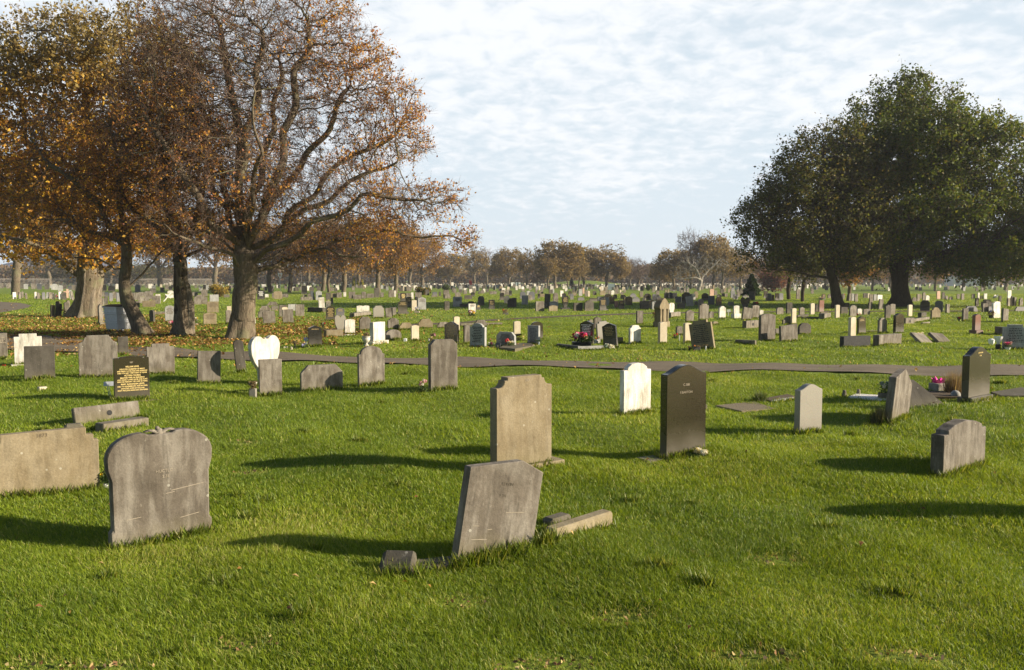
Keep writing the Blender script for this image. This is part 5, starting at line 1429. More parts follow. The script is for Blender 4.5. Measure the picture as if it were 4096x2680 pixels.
# labels: colour, shape, lean, place, and an ordinal only where needed
def labels():
    groups = {}
    for sp_ in SPECS:
        o = sp_['o']; o['category'] = 'headstone'; D = sp_['D']
        if sp_['label']: o['label'] = sp_['label']; continue
        zone = next(z for a_, b_, z in LBL if a_ <= sp_['px'] < b_) if 0 <= sp_['px'] < 4200 else 'at the very edge'
        band = 'beyond the path' if D < 38 else 'midway back' if D < 62 else 'in rows well back' if D < 110 else 'far off'
        ln = 'left-leaning ' if sp_['lean'] <= -4 else 'right-leaning ' if sp_['lean'] >= 4 else ''
        groups.setdefault((ln + CW[sp_['ck']] + ' ' + SW[sp_['sh']], band, zone), []).append(sp_)
    OR = ['leftmost', 'second', 'third', 'fourth', 'fifth', 'sixth', 'seventh', 'eighth', 'ninth', 'tenth']
    for (d, band, zone), ls in groups.items():
        ls.sort(key=lambda q: q['px'])
        for i, q in enumerate(ls):
            pre = '' if len(ls) == 1 else (OR[i] + (' ' if i == 0 else ' from left, '))
            q['o']['label'] = f"{pre}{d} stone {band}, {zone}".replace('from left, left-leaning', 'left-leaning') if len(f'{pre}{d} stone {band}, {zone}'.split()) > 16 else f"{pre}{d} stone {band}, {zone}"; q['o']['group'] = 'headstones in the rows beyond the path'
def settle():
    """only the 300 largest in the picture stay things; the tiniest join the far mass"""
    SPECS.sort(key=lambda q: -(q['area'] * (3 if q['label'] else 1))); keep = 300 - 15
    mass = bpy.data.objects['distant_headstones']; bm = bmesh.new(); bm.from_mesh(mass.data); mats = list(mass.data.materials)
    for q in SPECS[keep:]:
        o = q['o']; Mo = Matrix.Translation(o.location) @ o.rotation_euler.to_matrix().to_4x4()
        for ch in list(o.children):
            m0 = ch.data.materials[0]
            if m0 not in mats: mats.append(m0); mass.data.materials.append(m0)
            k0 = len(bm.verts); f0 = len(bm.faces); bm.from_mesh(ch.data); bm.verts.ensure_lookup_table(); bm.faces.ensure_lookup_table()
            Mc = Mo @ Matrix.Translation(ch.location)
            for v in bm.verts[k0:]: v.co = Mc @ v.co
            for f_ in bm.faces[f0:]: f_.material_index = mats.index(m0)
            bpy.data.objects.remove(ch)
        bpy.data.objects.remove(o)
    bm.to_mesh(mass.data); bm.free(); del SPECS[keep:]
settle()
labels()
# ---------------------------------------------------------------- grave ornaments, fallen pieces, the rest
def foot(px, py): x, y = at(px, py); return x, y, float(gz(x, y))
def petals(c, r, n, cols, seed, size):
    rg = np.random.default_rng(seed); B = rg.normal(0, 1, (n, 3)); B /= np.linalg.norm(B, axis=1)[:, None]; B = B * r * (.5 + .5 * rg.random((n, 1))) + np.array(c)
    return leaf_quads(B, size, rg, cols, [1] * len(cols))
PC = dict(pink=[(.75, .06, .25), (.85, .15, .38)], yellow=[(.80, .60, .04), (.85, .72, .15)], white=[(.80, .78, .70), (.70, .68, .60)], red=[(.55, .02, .03), (.7, .06, .05)], lilac=[(.35, .36, .65), (.5, .5, .75)], rose=[(.70, .42, .45), (.6, .35, .42)],
          purple=[(.22, .05, .16), (.3, .08, .12)], orange=[(.7, .25, .05)], dry=[(.26, .20, .10), (.18, .13, .07)], cream=[(.75, .68, .42), (.70, .60, .28)], grey=[(.34, .40, .36), (.26, .33, .27)], blue=[(.08, .2, .6)])
def flowers(px, py, top, wpx, cols, label, pot='pot', potmat='pot_stone', poth=.35, seed=1, nb=6, green=True, cat='flowers', off=None, extra=None):
    """a bunch with pot, foliage and blooms, sized from the photo"""
    x, y, z = foot(px, py); h = (py - top) * y / F; wd = wpx / 2 * y / F; t = empty('flower_pot' if pot else 'flower_bunch', (x, y, z)); tag(t, label, cat)
    r = random.Random(seed); ph = h * poth if pot else 0
    if pot == 'pot': MB().lathe([(wd * .36, -.02), (wd * .42, ph * .1), (wd * .55, ph * .92), (wd * .60, ph * .92), (wd * .60, ph), (wd * .5, ph), (wd * .48, ph * .85)], 14).build('pot', M[potmat], t, smooth=False)
    elif pot == 'vase': MB().lathe([(wd * .20, -.02), (wd * .16, ph * .3), (wd * .30, ph * .9), (wd * .38, ph), (wd * .3, ph), (wd * .2, ph * .8)], 12).build('vase', M[potmat], t)
    elif pot == 'box': MB().box(-wd * .75, wd * .75, -wd * .5, wd * .5, -.03, ph).build('box', M[potmat], t, bevel=.008)
    rg = np.random.default_rng(seed)
    if green:
        B = np.stack([rg.normal(0, wd * .42, 260), rg.normal(0, wd * .35, 260), ph + np.abs(rg.normal(h * .28, h * .22, 260)) * .8], 1)
        B[:, 2] = np.clip(B[:, 2], max(.02, ph * .8), h * .95); V, Fc, col = leaf_quads(B, max(.03, wd * .18), rg, [(.06, .11, .03), (.10, .14, .04), (.04, .07, .02)] if 'dry' not in cols else PC['dry'], [1] * (3 if 'dry' not in cols else 2)); link('leaves', npmesh('leaves', V, Fc, col), M['petal'], t)
    for i in range(nb):
        a = 6.28 * i / nb + r.uniform(-.4, .4); d = wd * r.uniform(.25, .7) if nb > 1 else 0; c = (math.cos(a) * d, math.sin(a) * d, r.uniform(ph + (h - ph) * .55, h * .93) if nb > 1 else h - wd * .4); cc = PC[cols[i % len(cols)]]
        V, Fc, col = petals(c, wd * (.17 if nb > 7 else .26 if nb > 1 else .45), 40, cc, seed * 7 + i, wd * (.17 if nb > 7 else .26)); link('bloom', npmesh('bloom', V, Fc, col), M['petal'], t)
    return t
def beam(p0, p1, h, t, mat, label, cat='kerb stone', name='kerb_stone', bevel=.012, z0=-.05, tilt=0, hole=None, lift=0, group=None):
    x0, y0 = at(*p0); x1, y1 = at(*p1); l_ = math.hypot(x1 - x0, y1 - y0); rz = math.atan2(y1 - y0, x1 - x0); z = float(gz((x0 + x1) / 2, (y0 + y1) / 2))
    o = MB().box(-l_ / 2, l_ / 2, 0, t, z0, h).build(name, M[mat], None, ((x0 + x1) / 2, (y0 + y1) / 2, z + lift), (R(tilt), 0, rz), bevel=bevel); tag(o, label, cat, group)
    if l_ < 6: TUFTS.append((x0, y0 - .03, x1, y1 - .03, .075, int(200 * l_)))
    return o, l_
# by the nearest stones
o, l_ = beam((2222, 2178), (2455, 2098), .10, .13, 'tan', 'long broken stone kerb beam lying right of the nearest leaning stone', bevel=.02)
beam((2212, 2125), (2292, 2100), .085, .14, 'darkgrey', 'short dark block of stone behind the long broken kerb beam', cat='stone block', name='stone_block', bevel=.025)
xx, yy, z = foot(1612, 2288); mb = MB().add([(-.21, .02, -.04), (.07, -.12, -.04), (.15, .16, -.04), (-.16, .24, -.04), (-.17, .03, .05), (.05, -.09, .085), (.115, .10, .165), (-.10, .2, .165)], [(0, 1, 2, 3), (4, 5, 6, 7), (0, 1, 5, 4), (1, 2, 6, 5), (2, 3, 7, 6), (3, 0, 4, 7)])
tag(mb.build('stone_block', M['darkgrey'], None, (xx, yy, z - .02), (0, 0, .3), bevel=.02), 'tilted broken chunk of kerb stone left of the nearest leaning stone', 'stone block')
xx, yy, z = foot(1752, 2268); t = empty('vase_block', (xx, yy, z), R(18)); tag(t, 'low stone vase block with a dark hole against the nearest leaning stone', 'stone block')
MB().box(-.15, .19, -.02, .17, -.05, .045).build('block', M['darkgrey'], t, bevel=.01); MB().lathe([(.055, 0), (.06, .006)], 16).build('hole', M['blacktext'], t, loc=(-.02, .06, .045))  # flat black disc in place of the shade inside the hole
TUFTS.append((xx - .2, yy - .05, xx + .2, yy, .09, 200)); TUFTS.append(at(1520, 2300) + at(1700, 2296) + (.10, 260)); TUFTS.append(at(1840, 2262) + at(2110, 2225) + (.12, 500)); TUFTS.append(at(2150, 2200) + at(2230, 2190) + (.13, 160))
flowers(424, 1948, 1862, 46, ['pink', 'pink', 'yellow'], 'pink and yellow rose in a white pot behind the double-lobed headstone', potmat='plastic_white', poth=.30, seed=3, nb=3)
# fallen pieces behind the left stones
def holed(p0, p1, h, t, hx, hz, hr, mat, label, pitch=0, lean=0):
    x0, y0 = at(*p0); x1, y1 = at(*p1); l_ = math.hypot(x1 - x0, y1 - y0); rz = math.atan2(y1 - y0, x1 - x0); root = empty('vase_block', ((x0 + x1) / 2, (y0 + y1) / 2, float(gz((x0 + x1) / 2, (y0 + y1) / 2))), rz); root.rotation_euler = (R(pitch), R(lean), rz); tag(root, label, 'stone block')
    MB().box(-l_ / 2, l_ / 2, 0, t, -.08, h).build('block', M[mat], root, bevel=.01)
    n = 18; MB().add([(hx + hr * math.cos(6.283 * k_ / n), -.004, hz + hr * math.sin(6.283 * k_ / n)) for k_ in range(n)] + [(hx + hr * math.cos(6.283 * k_ / n), .01, hz + hr * math.sin(6.283 * k_ / n)) for k_ in range(n)], [tuple(range(n)), tuple(reversed(range(n, 2 * n)))] + [(k_, (k_ + 1) % n, (k_ + 1) % n + n, k_ + n) for k_ in range(n)]).build('hole', M['blacktext'], root)  # the hole's inner shade is a black disc on the face
    return root
holed((303, 1698), (563, 1664), .235, .09, .02, .10, .04, 'grey', 'toppled kerb slab with a round vase hole, behind the broad tan slab', pitch=-16)
beam((414, 1730), (597, 1702), .11, .22, 'grey', 'fallen stone base lying in front of the slab with a round hole', cat='stone block', name='stone_block')
beam((257, 1724), (334, 1718), .11, .16, 'darkgrey', 'rough broken stone lump left of the fallen stone base', cat='stone block', name='stone_block', bevel=.035)
beam((157, 1563), (190, 1560), .085, .12, 'cream', 'small pale square stone block alone on the grass at the left', cat='stone block', name='stone_block')
beam((50, 1570), (84, 1567), .03, .1, 'darkgrey', 'small broken kerb fragment left of the pale square block', cat='stone block', name='stone_block')
xx, yy, z = foot(432, 1590); t = empty('plaque_stand', (xx, yy, z), R(15)); tag(t, 'grey metal plaque on thin legs left of the gold-lettered headstone', 'plaque')
MB().box(-.08, .09, 0, .012, .19, .27).build('plaque', M['steel'], t, rot=(-.3, 0, 0)); MB().tube([(.02, 0, 0), (.0, 0, .12), (-.01, 0, .22)], .006, 6).build('leg', M['steel'], t); MB().tube([(.05, 0, 0), (.03, 0, .1), (.02, 0, .22)], .006, 6).build('leg', M['steel'], t)
flowers(1692, 1572, 1518, 42, ['rose', 'rose', 'white'], 'dusty pink rose bunch at the left foot of the tallest near stone', pot=None, seed=5, nb=7)
flowers(1012, 1582, 1515, 36, ['white', 'dry'], 'white dried flower bunch in a stone block left of the stone before the heart', pot='box', poth=.55, seed=6, nb=4)
flowers(15, 1462, 1450, 20, ['red'], 'small red lantern pot at the far left edge', seed=8, nb=2, green=False)
flowers(2800, 1832, 1806, 96, ['cream', 'white', 'cream'], 'withering yellow and cream roses lying at the foot of the tall brown granite headstone', pot=None, seed=9, nb=5)
# right group
def flat(p, h, mat, label, cat='grave slab', name='grave_slab'):
    P = [at(*q) for q in p]; cx_ = sum(q[0] for q in P) / len(P); cy_ = sum(q[1] for q in P) / len(P); z = float(gz(cx_, cy_)); n = len(P)
    mb = MB().add([(x - cx_, y - cy_, h) for x, y in P] + [(x - cx_, y - cy_, -.06) for x, y in P], [tuple(range(n)), tuple(reversed(range(n, 2 * n)))] + [(i, (i + 1) % n, (i + 1) % n + n, i + n) for i in range(n)])
    BARE.append((cx_, cy_, min(.5 * max(math.hypot(q[0] - cx_, q[1] - cy_) for q in P), .8))); return tag(mb.build(name, M[mat], None, (cx_, cy_, z), bevel=.01), label, cat)
flat([(2860, 1622), (2965, 1645), (3105, 1635), (3015, 1606)], .03, 'strawslab', 'flat moss-and-straw covered grave slab right of the tall brown granite headstone')
flat([(3040, 1600), (3080, 1607), (3185, 1590), (3150, 1580)], .04, 'soil', 'bare earth grave strip with a pale edge behind the smooth grey headstone', 'grave bed', 'grave_bed')
beam((3092, 1608), (3176, 1594), .05, .05, 'light', 'thin pale kerb on the bare earth grave strip')
xx, yy, z = foot(2838, 1645); MB()
o = slab([(-.09, 0), (-.06, .33), (.12, 0)], .1).build('fallen_slab', M['darkgrey'], None, (xx - .08, yy, z), (0, 0, R(25)), bevel=.006); tag(o, 'grey triangular broken stone showing behind the brown granite headstone', 'broken stone')
flat([(3392, 1592), (3520, 1606), (3560, 1600), (3560, 1588), (3420, 1580)], .035, 'gravel', 'white gravel bed between two small posts and the leaning peaked stone', 'gravel bed', 'gravel_bed')
for i, (px, py) in enumerate([(3377, 1588), (3434, 1580)]):
    xx, yy, z = foot(px, py); o = MB().lathe([(.038, -.03), (.038, .06), (.03, .065), (.034, .08), (.028, .11), (.012, .125)], 12).build('kerb_post', M['grey'], None, (xx, yy, z), smooth=True); tag(o, ['left one of two knobbed kerb posts by the white gravel bed', 'right one of two knobbed kerb posts by the white gravel bed'][i], 'kerb post', 'knobbed kerb posts')
flowers(3540, 1598, 1522, 62, ['grey', 'white', 'grey'], 'silvery green and white flowers in a dark trough beside the leaning peaked stone', pot='box', potmat='darkgrey', poth=.36, seed=12, nb=6)
xx, yy, z = foot(3700, 1640); o = slab([(-.50, 0), (-.44, .16), (-.26, .46), (-.10, .50), (.42, 0)], .09).build('fallen_slab', M['darkgrey'], None, (xx + .12, yy + .12, z), (R(-32), R(0), R(12)), bevel=.008); tag(o, 'big dark slab tipped into a triangle behind the leaning peaked stone', 'broken stone')
xx, yy, z = foot(3752, 1562); t = empty('flower_pot', (xx, yy, z), R(20)); tag(t, 'square stone pot holding bright pink foil-wrapped flowers', 'flowers'); MB().box(-.13, .13, -.12, .12, -.03, .15).build('pot', M['pot_stone'], t, bevel=.015)
rg = np.random.default_rng(3); mb = MB()
for i in range(7): a = i * .9; mb.add([(0, 0, .14), (.13 * math.cos(a), .1 * math.sin(a), .17 + .03 * (i % 3)), (.15 * math.cos(a + .5), .11 * math.sin(a + .5), .25 + .03 * (i % 2)), (.08 * math.cos(a + .9), .08 * math.sin(a + .9), .20)], [(0, 1, 2), (0, 2, 3)])
mb.build('foil', M['foil'], t)
def dry_tuft(px, py, top, wpx, cols, label, n=900, seed=2, cat='grass tuft', name='dry_grass'):
    xx, yy, z = foot(px, py); h = (py - top) * yy / F; wd = wpx / 2 * yy / F; rg = np.random.default_rng(seed); P = np.stack([rg.normal(0, wd * .35, n), rg.normal(0, wd * .3, n), np.zeros(n) - .01], 1)
    hh = h * (.4 + .7 * rg.random(n)); Tt = P + np.stack([rg.normal(0, wd * .4, n), rg.normal(0, wd * .4, n), hh], 1); e = np.stack([np.full(n, .004), rg.normal(0, .003, n), 0 * hh], 1)
    V = np.stack([P - e, P + e, Tt], 1).reshape(-1, 3); col = np.array(cols)[rg.integers(0, len(cols), n)] * rg.uniform(.6, 1.2, (n, 1)); o = link(name, npmesh(name, V, np.arange(3 * n).reshape(-1, 3), col), M['grassblade'], None, (xx, yy, z)); return tag(o, label, cat)
dry_tuft(3815, 1572, 1480, 80, [(.30, .22, .12), (.22, .15, .09)], 'tuft of tall dry brown grass left of the tall dark granite headstone')
dry_tuft(3520, 1692, 1620, 70, [(.05, .07, .03), (.09, .09, .05)], 'dark heathery plant at the left foot of the leaning peaked stone', cat='plant', name='plant', seed=4)
dry_tuft(3040, 1604, 1562, 60, [(.08, .13, .03), (.14, .15, .05)], 'clump of green weeds on the bare earth grave strip', cat='plant', name='plant', seed=5, n=500)
xx, yy, z = foot(3822, 1588); o = MB().blob((0, 0, .06), .085, 3, 2, (1, 1, 1), .02).build('stone_ball', M['light'], None, (xx, yy, z), smooth=True); tag(o, 'round pale stone ball at the left foot of the tall dark granite headstone', 'stone ball')
xx, yy, z = foot(3950, 1592); t = empty('flower_vase', (xx, yy + .12, z)); tag(t, 'tall pale vase with a red and white flower behind the tall dark granite headstone', 'flowers'); MB().lathe([(.05, 0), (.045, .1), (.05, .28), (.055, .30)], 12).build('vase', M['cream'], t)
V, Fc, col = petals((.01, 0, .47), .05, 40, PC['red'], 4, .05); link('bloom', npmesh('bloom', V, Fc, col), M['petal'], t); V, Fc, col = petals((.03, 0, .36), .05, 40, PC['white'], 5, .05); link('bloom', npmesh('bloom', V, Fc, col), M['petal'], t)
flat([(3962, 1582), (4000, 1596), (4240, 1600), (4240, 1575), (4080, 1563)], .09, 'darkgrey', 'low dark flat grave slab cut by the right edge')
flat([(3660, 1590), (3840, 1592), (3860, 1572), (3700, 1566)], .05, 'soil', 'dark earth bed beneath the stone pot and dry grass', 'grave bed', 'grave_bed')
# just beyond the path
xx, yy, z = foot(1465, 1388); t = empty('urn', (xx, yy, z)); tag(t, 'white stone urn with withered plants beside the white headstone on its base', 'urn')
MB().lathe([(.085, 0), (.09, .03), (.045, .07), (.04, .10), (.075, .13), (.125, .20), (.13, .25), (.115, .28), (.135, .29), (.14, .315), (.12, .315), (.1, .29)], 20).build('bowl', M['white'], t, smooth=True)
V, Fc, col = petals((0, 0, .35), .10, 120, PC['dry'], 6, .05); link('plants', npmesh('plants', V, Fc, col), M['petal'], t)
xx, yy, z = foot(1232, 1390); t = empty('toy_windmill', (xx - .05, yy, z)); tag(t, 'blue and green toy windmill left of the black granite back', 'toy'); MB().tube([(0, 0, 0), (0, 0, .24)], .005, 6).build('stick', M['plastic_white'], t)
for i in range(6):
    a = i * 1.047; MB().add([(0, -.01, .24), (.085 * math.cos(a), -.01, .24 + .085 * math.sin(a)), (.07 * math.cos(a + .7), -.03, .24 + .07 * math.sin(a + .7))], [(0, 1, 2)]).build('vane', M['bluegreen' if i % 2 else 'bluepl'], t)
flowers(1180, 1394, 1362, 22, ['dry', 'grey'], 'dark vase of dried flowers right of the white heart', pot='vase', potmat='plastic_black', poth=.7, seed=15, nb=4)
flowers(1166, 1396, 1383, 18, ['white'], 'small cream pot beside the dark vase of dried flowers', potmat='cream', poth=.8, seed=16, nb=1, green=False)
flowers(1215, 1392, 1374, 34, ['grey', 'lilac'], 'low grey-blue artificial flowers at the foot of the black granite back', pot=None, seed=17, nb=4)
flowers(1142, 1394, 1380, 26, ['white', 'grey'], 'crumpled pale bouquet lying just right of the white heart', pot=None, seed=18, nb=3, green=False)
flowers(1292, 1318, 1290, 22, ['red', 'white', 'yellow'], 'red, white and yellow flowers in a black vase left of the low stone grave box', pot='vase', potmat='plastic_black', poth=.6, seed=19, nb=5)
flowers(1318, 1282, 1258, 20, ['yellow', 'orange'], 'yellow flowers at the foot of the dark gold-lettered stone', pot='vase', poth=.4, seed=20, nb=5)
flowers(1730, 1370, 1333, 36, ['rose', 'dry', 'cream'], 'pink bush of artificial flowers left of the black wavy-topped stone', pot=None, seed=21, nb=7)
flowers(1716, 1370, 1352, 12, ['white'], 'small white jar beside the pink artificial flowers', potmat='plastic_white', poth=.8, seed=22, nb=1, green=False)
flowers(1621, 1366, 1350, 18, ['white'], 'small white box of flowers left of the cream tablet just beyond the path', pot='box', potmat='plastic_white', poth=.8, seed=23, nb=1, green=False)
flowers(1964, 1390, 1368, 34, ['white', 'purple', 'rose'], 'white and crimson flowers in pots left of the low clipped-corner stone', seed=24, nb=5)
flowers(2040, 1392, 1365, 34, ['white', 'cream', 'white'], 'white roses in a dark pot in front of the low clipped-corner stone', potmat='plastic_black', seed=25, nb=5)
xx, yy, z = foot(2028, 1390); t = empty('balloon', (xx, yy - .05, z)); tag(t, 'shiny red flower-shaped ornament on a stick before the low clipped-corner stone', 'ornament'); mb = MB()
for i in range(5): mb.blob((.035 * math.cos(i * 1.257), 0, .22 + .035 * math.sin(i * 1.257)), .038, i, 2, (1, .6, 1), 0)
mb.build('head', M['flag_red'], t, smooth=True); MB().tube([(0, 0, 0), (0, 0, .2)], .004, 5).build('stick', M['plastic_white'], t)
xx, yy, z = foot(1990, 1393); t = empty('plaque_stand', (xx, yy - .05, z), R(-20)); tag(t, 'dark slate plaque on a stake in front of the low clipped-corner stone', 'plaque'); MB().box(-.085, .085, 0, .015, .06, .19).build('plaque', M['slate'], t, rot=(-.35, 0, 0)); MB().box(-.015, .015, 0, .02, -.02, .1).build('stake', M['wood_grey'], t)
flat([(1995, 1400), (2060, 1405), (2140, 1390), (2120, 1380), (2030, 1382)], .05, 'darkgrey', 'dark flat grave cover just beyond the path left of centre')
flowers(2155, 1388, 1364, 26, ['blue', 'grey'], 'clear and blue plastic vases at the foot of the pale lettered stone', pot='vase', potmat='panel', poth=.7, seed=26, nb=2)
flowers(2072, 1362, 1335, 34, ['dry'], 'dry brown seed heads at the foot of the cream tablet just right of centre', pot=None, seed=27, nb=6)
flowers(2326, 1386, 1333, 100, ['pink', 'red', 'cream', 'pink', 'white'], 'dark trough crammed with pink and red flowers before a black stone', pot='box', potmat='plastic_black', poth=.32, seed=28, nb=13)
beam((2312, 1400), (2414, 1396), .13, .08, 'light', 'low white block kerb in front of the pink flower trough', bevel=.004)
beam((2226, 1390), (2311, 1400), .11, .08, 'slate', 'return of the white block kerb, shade painted dark, left of the pink flowers', bevel=.004)  # white kerb's return given a dark slate colour in place of shade
flowers(2388, 1370, 1345, 22, ['red', 'lilac', 'orange'], 'small dark flower pot between the two black wavy-topped stones', seed=29, nb=3)
holed((2378, 1372), (2402, 1370), .13, .15, 0, .06, .03, 'light', 'small pale vase block with a hole between the two black stones')
flowers(2440, 1394, 1382, 60, ['white', 'grey'], 'white gravelly flowers along the foot of the left-leaning black stone', pot=None, seed=30, nb=5, green=False)
flowers(2758, 1402, 1384, 16, ['dry'], 'black pot with a bare twisted plant before the big leaning lettered slab', potmat='plastic_black', poth=.75, seed=31, nb=1)
flowers(2787, 1402, 1383, 34, ['dry', 'orange'], 'tapered stone pot of dead flowers before the big leaning lettered slab', pot='box', potmat='slate', poth=.8, seed=32, nb=2)
flowers(2823, 1404, 1380, 18, ['dry'], 'shiny white flared vase before the big leaning lettered slab', pot='vase', potmat='plastic_white', poth=.85, seed=33, nb=1)
flowers(2701, 1358, 1335, 26, ['red', 'purple'], 'dark red roses standing left of the second cream tablet', pot=None, seed=34, nb=4)
beam((2716, 1366), (2720, 1366), .22, .02, 'whitepaint', 'thin white marker peg left of the second cream tablet', cat='marker', name='marker_peg', bevel=0)
xx, yy, z = foot(2914, 1263); t = empty('marker', (xx, yy, z)); tag(t, 'small white plant marker between two white shouldered stones', 'marker'); MB().box(-.02, .02, 0, .02, 0, .28).build('post', M['whitepaint'], t); MB().box(-.10, .12, -.01, 0, .24, .38).build('plate', M['whitepaint'], t)
flowers(2625, 1271, 1250, 40, ['red', 'white', 'dry'], 'red and white wreath at the left foot of the tan gothic monument', pot=None, seed=35, nb=5)
beam((2685, 1272), (2722, 1268), .30, .15, 'grey', 'low grey kerb piece right of the tan gothic monument')
for p0, p1, h, t_, m_, lb in [((3191, 1272), (3235, 1268), .16, .2, 'darkgrey', 'left end block of the toppled kerb beyond the path, at the right'), ((3210, 1276), (3298, 1276), .12, .15, 'darkgrey', 'long dark toppled kerb beyond the path, at the right'), ((3298, 1277), (3323, 1272), .3, .3, 'grey', 'right end block of the toppled kerb beyond the path'),
    ((2940, 1378), (3020, 1382), .14, .12, 'grey', 'broken kerb lying left of the squarish left-leaning slab'), ((3374, 1392), (3482, 1388), .36, .18, 'mattdark', 'dark toppled headstone lying on its face near the path at the right'), ((3515, 1388), (3606, 1380), .34, .2, 'grey', 'grey toppled stone right of the dark toppled headstone'),  # dark toppled headstone: one very dark, rough colour
    ((3384, 1330), (3512, 1326), .06, .1, 'darkgrey', 'thin dark grave kerb between the brown granite stones'), ((3657, 1292), (3718, 1282), .2, .15, 'grey', 'short kerb block at an angle right of the oak line'), ((3692, 1300), (3720, 1296), .12, .1, 'grey', 'small kerb scrap below the short angled kerb block'),
    ((3686, 1272), (3706, 1270), .3, .2, 'darkgrey', 'small grey cube of stone left of the tan shouldered stone'), ((1842, 1306), (2010, 1302), .12, .12, 'grey', 'long low kerb line behind the blue-white marble stone'), ((3978, 1336), (4008, 1340), .3, .2, 'darkgrey', 'dark base block behind the large lettered stone at the right edge'),
    ((1230, 1247), (1290, 1250), .3, .3, 'darkgrey', 'scattered dark kerb blocks left of the cream tablet under the long bough'), ((1418, 1270), (1485, 1262), .25, .3, 'grey', 'kerb remains right of the small plain heart stone'), ((1572, 1265), (1585, 1262), .5, .25, 'darkgrey', 'small dark cube beside a left-leaning slab')]:
    beam(p0, p1, h, t_, m_, lb, bevel=.01)
holed((2985, 1316), (3038, 1312), .33, .2, .0, .17, .07, 'grey', 'vase block with a round hole left of the tall broad rounded stone')
holed((3622, 1298), (3657, 1296), .30, .2, .0, .14, .06, 'grey', 'vase block with a round hole right of the brown granite stone near the oak')
for (px, py, w_, h_, lb) in [(3706, 1371, .62, .5, 'left one of two grey slabs lying flat near the path at the right'), (3775, 1367, .66, .42, 'right one of two grey slabs lying flat near the path')]:
    xx, yy, z = foot(px, py); o = slab([(-w_ / 2, 0), (-w_ / 2, h_), (w_ / 2, h_), (w_ / 2, 0)], .1).build('fallen_slab', M['grey'], None, (xx, yy, z + .05), (R(-55), R(6), R(24)), bevel=.008); tag(o, lb, 'fallen stone')
flowers(3676, 1350, 1328, 36, ['white', 'cream'], 'white flower bunch behind the two flat-lying slabs', pot=None, seed=36, nb=6)
flowers(4030, 1398, 1367, 40, ['pink', 'rose'], 'rounded head of pink chrysanthemums before the large lettered stone', potmat='plastic_white', poth=.35, seed=37, nb=6)
xx, yy, z = foot(3992, 1396); t = empty('lantern', (xx, yy, z)); tag(t, 'pale flared lantern ornament on a dark pot left of the pink chrysanthemums', 'ornament'); MB().lathe([(.07, 0), (.08, .14), (.07, .16)], 12).build('pot', M['plastic_black'], t); MB().lathe([(.03, .16), (.05, .2), (.12, .34), (.13, .40), (.10, .36)], 12).build('shade', M['plastic_white'], t)
xx, yy, z = foot(3965, 1378); o = MB().lathe([(.06, .0), (.09, .05), (.10, .16), (.03, .2)], 9).build('wrapped_bouquet', M['plastic_white'], None, (xx, yy, z)); tag(o, 'white wrapped bouquet near the path at the right edge', 'flowers')
flowers(3836, 1284, 1268, 26, ['purple', 'red'], 'small purple flower vase left of a round-topped stone at the right', pot='vase', potmat='plastic_black', seed=38, nb=4)
flowers(3964, 1272, 1240, 34, ['dry', 'lilac'], 'dark bush of faded flowers left of the marbled white leaning stone', potmat='plastic_black', seed=39, nb=5)
flowers(1668, 1252, 1228, 26, ['lilac', 'white'], 'lilac flowers in a cream box by a cream tablet', pot='box', potmat='cream', poth=.35, seed=40, nb=6)
flowers(1888, 1264, 1240, 40, ['pink', 'white', 'yellow', 'purple'], 'heap of pink and yellow flowers before the white stone left of centre', pot=None, seed=41, nb=7)
flowers(2022, 1258, 1236, 30, ['dry', 'orange'], 'pair of small brown memorial ornaments right of the gold cross stone', pot='box', potmat='pot_stone', seed=42, nb=2) 
flowers(692, 1308, 1284, 44, ['pink', 'white', 'rose'], 'pink and white flowers on a grave left of the forked trunk', seed=43, nb=7, poth=.3)
flowers(782, 1300, 1268, 30, ['yellow', 'white'], 'yellow and white flowers just right of the forked trunk', seed=44, nb=6, poth=.25)
flowers(258, 1266, 1236, 22, ['white', 'rose', 'yellow'], 'pink and white flowers in a pale pot left of the old fluted trunk', potmat='cream', seed=45, nb=6, poth=.3)
flowers(232, 1196, 1180, 16, ['red', 'white'], 'tiny red and white flowers in the left-leaning row by the fluted trunk', seed=46, nb=3)
flowers(3022, 1225, 1208, 34, ['red', 'purple'], 'dark red flowers on the shaded graves by the dark conifer', seed=47, nb=5)
flowers(3285, 1200, 1190, 30, ['rose', 'yellow', 'white'], 'bright mixed flowers on graves left of the sycamore trunk', seed=48, nb=4)
flowers(3436, 1262, 1254, 22, ['red', 'white'], 'red and white flowers at the foot of a white stone right of the sycamore', seed=49, nb=4, pot=None)
# white leaning cross, thin metal cross
xx, yy, z = foot(655, 1206); t = empty('cross', (xx, yy, z), R(20)); tag(t, 'white wooden cross leaning over between the leaning and forked trunks', 'cross'); t.rotation_euler = (0, R(38), R(20)); MB().box(-.05, .05, 0, .06, -.1, 1.1).build('upright', M['whitepaint'], t, bevel=.004); MB().box(-.32, .32, -.004, .056, .62, .72).build('crossbar', M['whitepaint'], t, bevel=.004)
xx, yy, z = foot(1207, 1216); t = empty('cross', (xx, yy, z)); tag(t, 'thin dark metal cross right of the big beech trunk', 'cross'); MB().box(-.02, .02, 0, .04, -.1, 3.0).build('upright', M['fence_metal'], t); MB().box(-.9, 3.2, -.003, .037, 2.05, 2.13).build('crossbar', M['fence_metal'], t); t.scale = (.35, 1, .95)
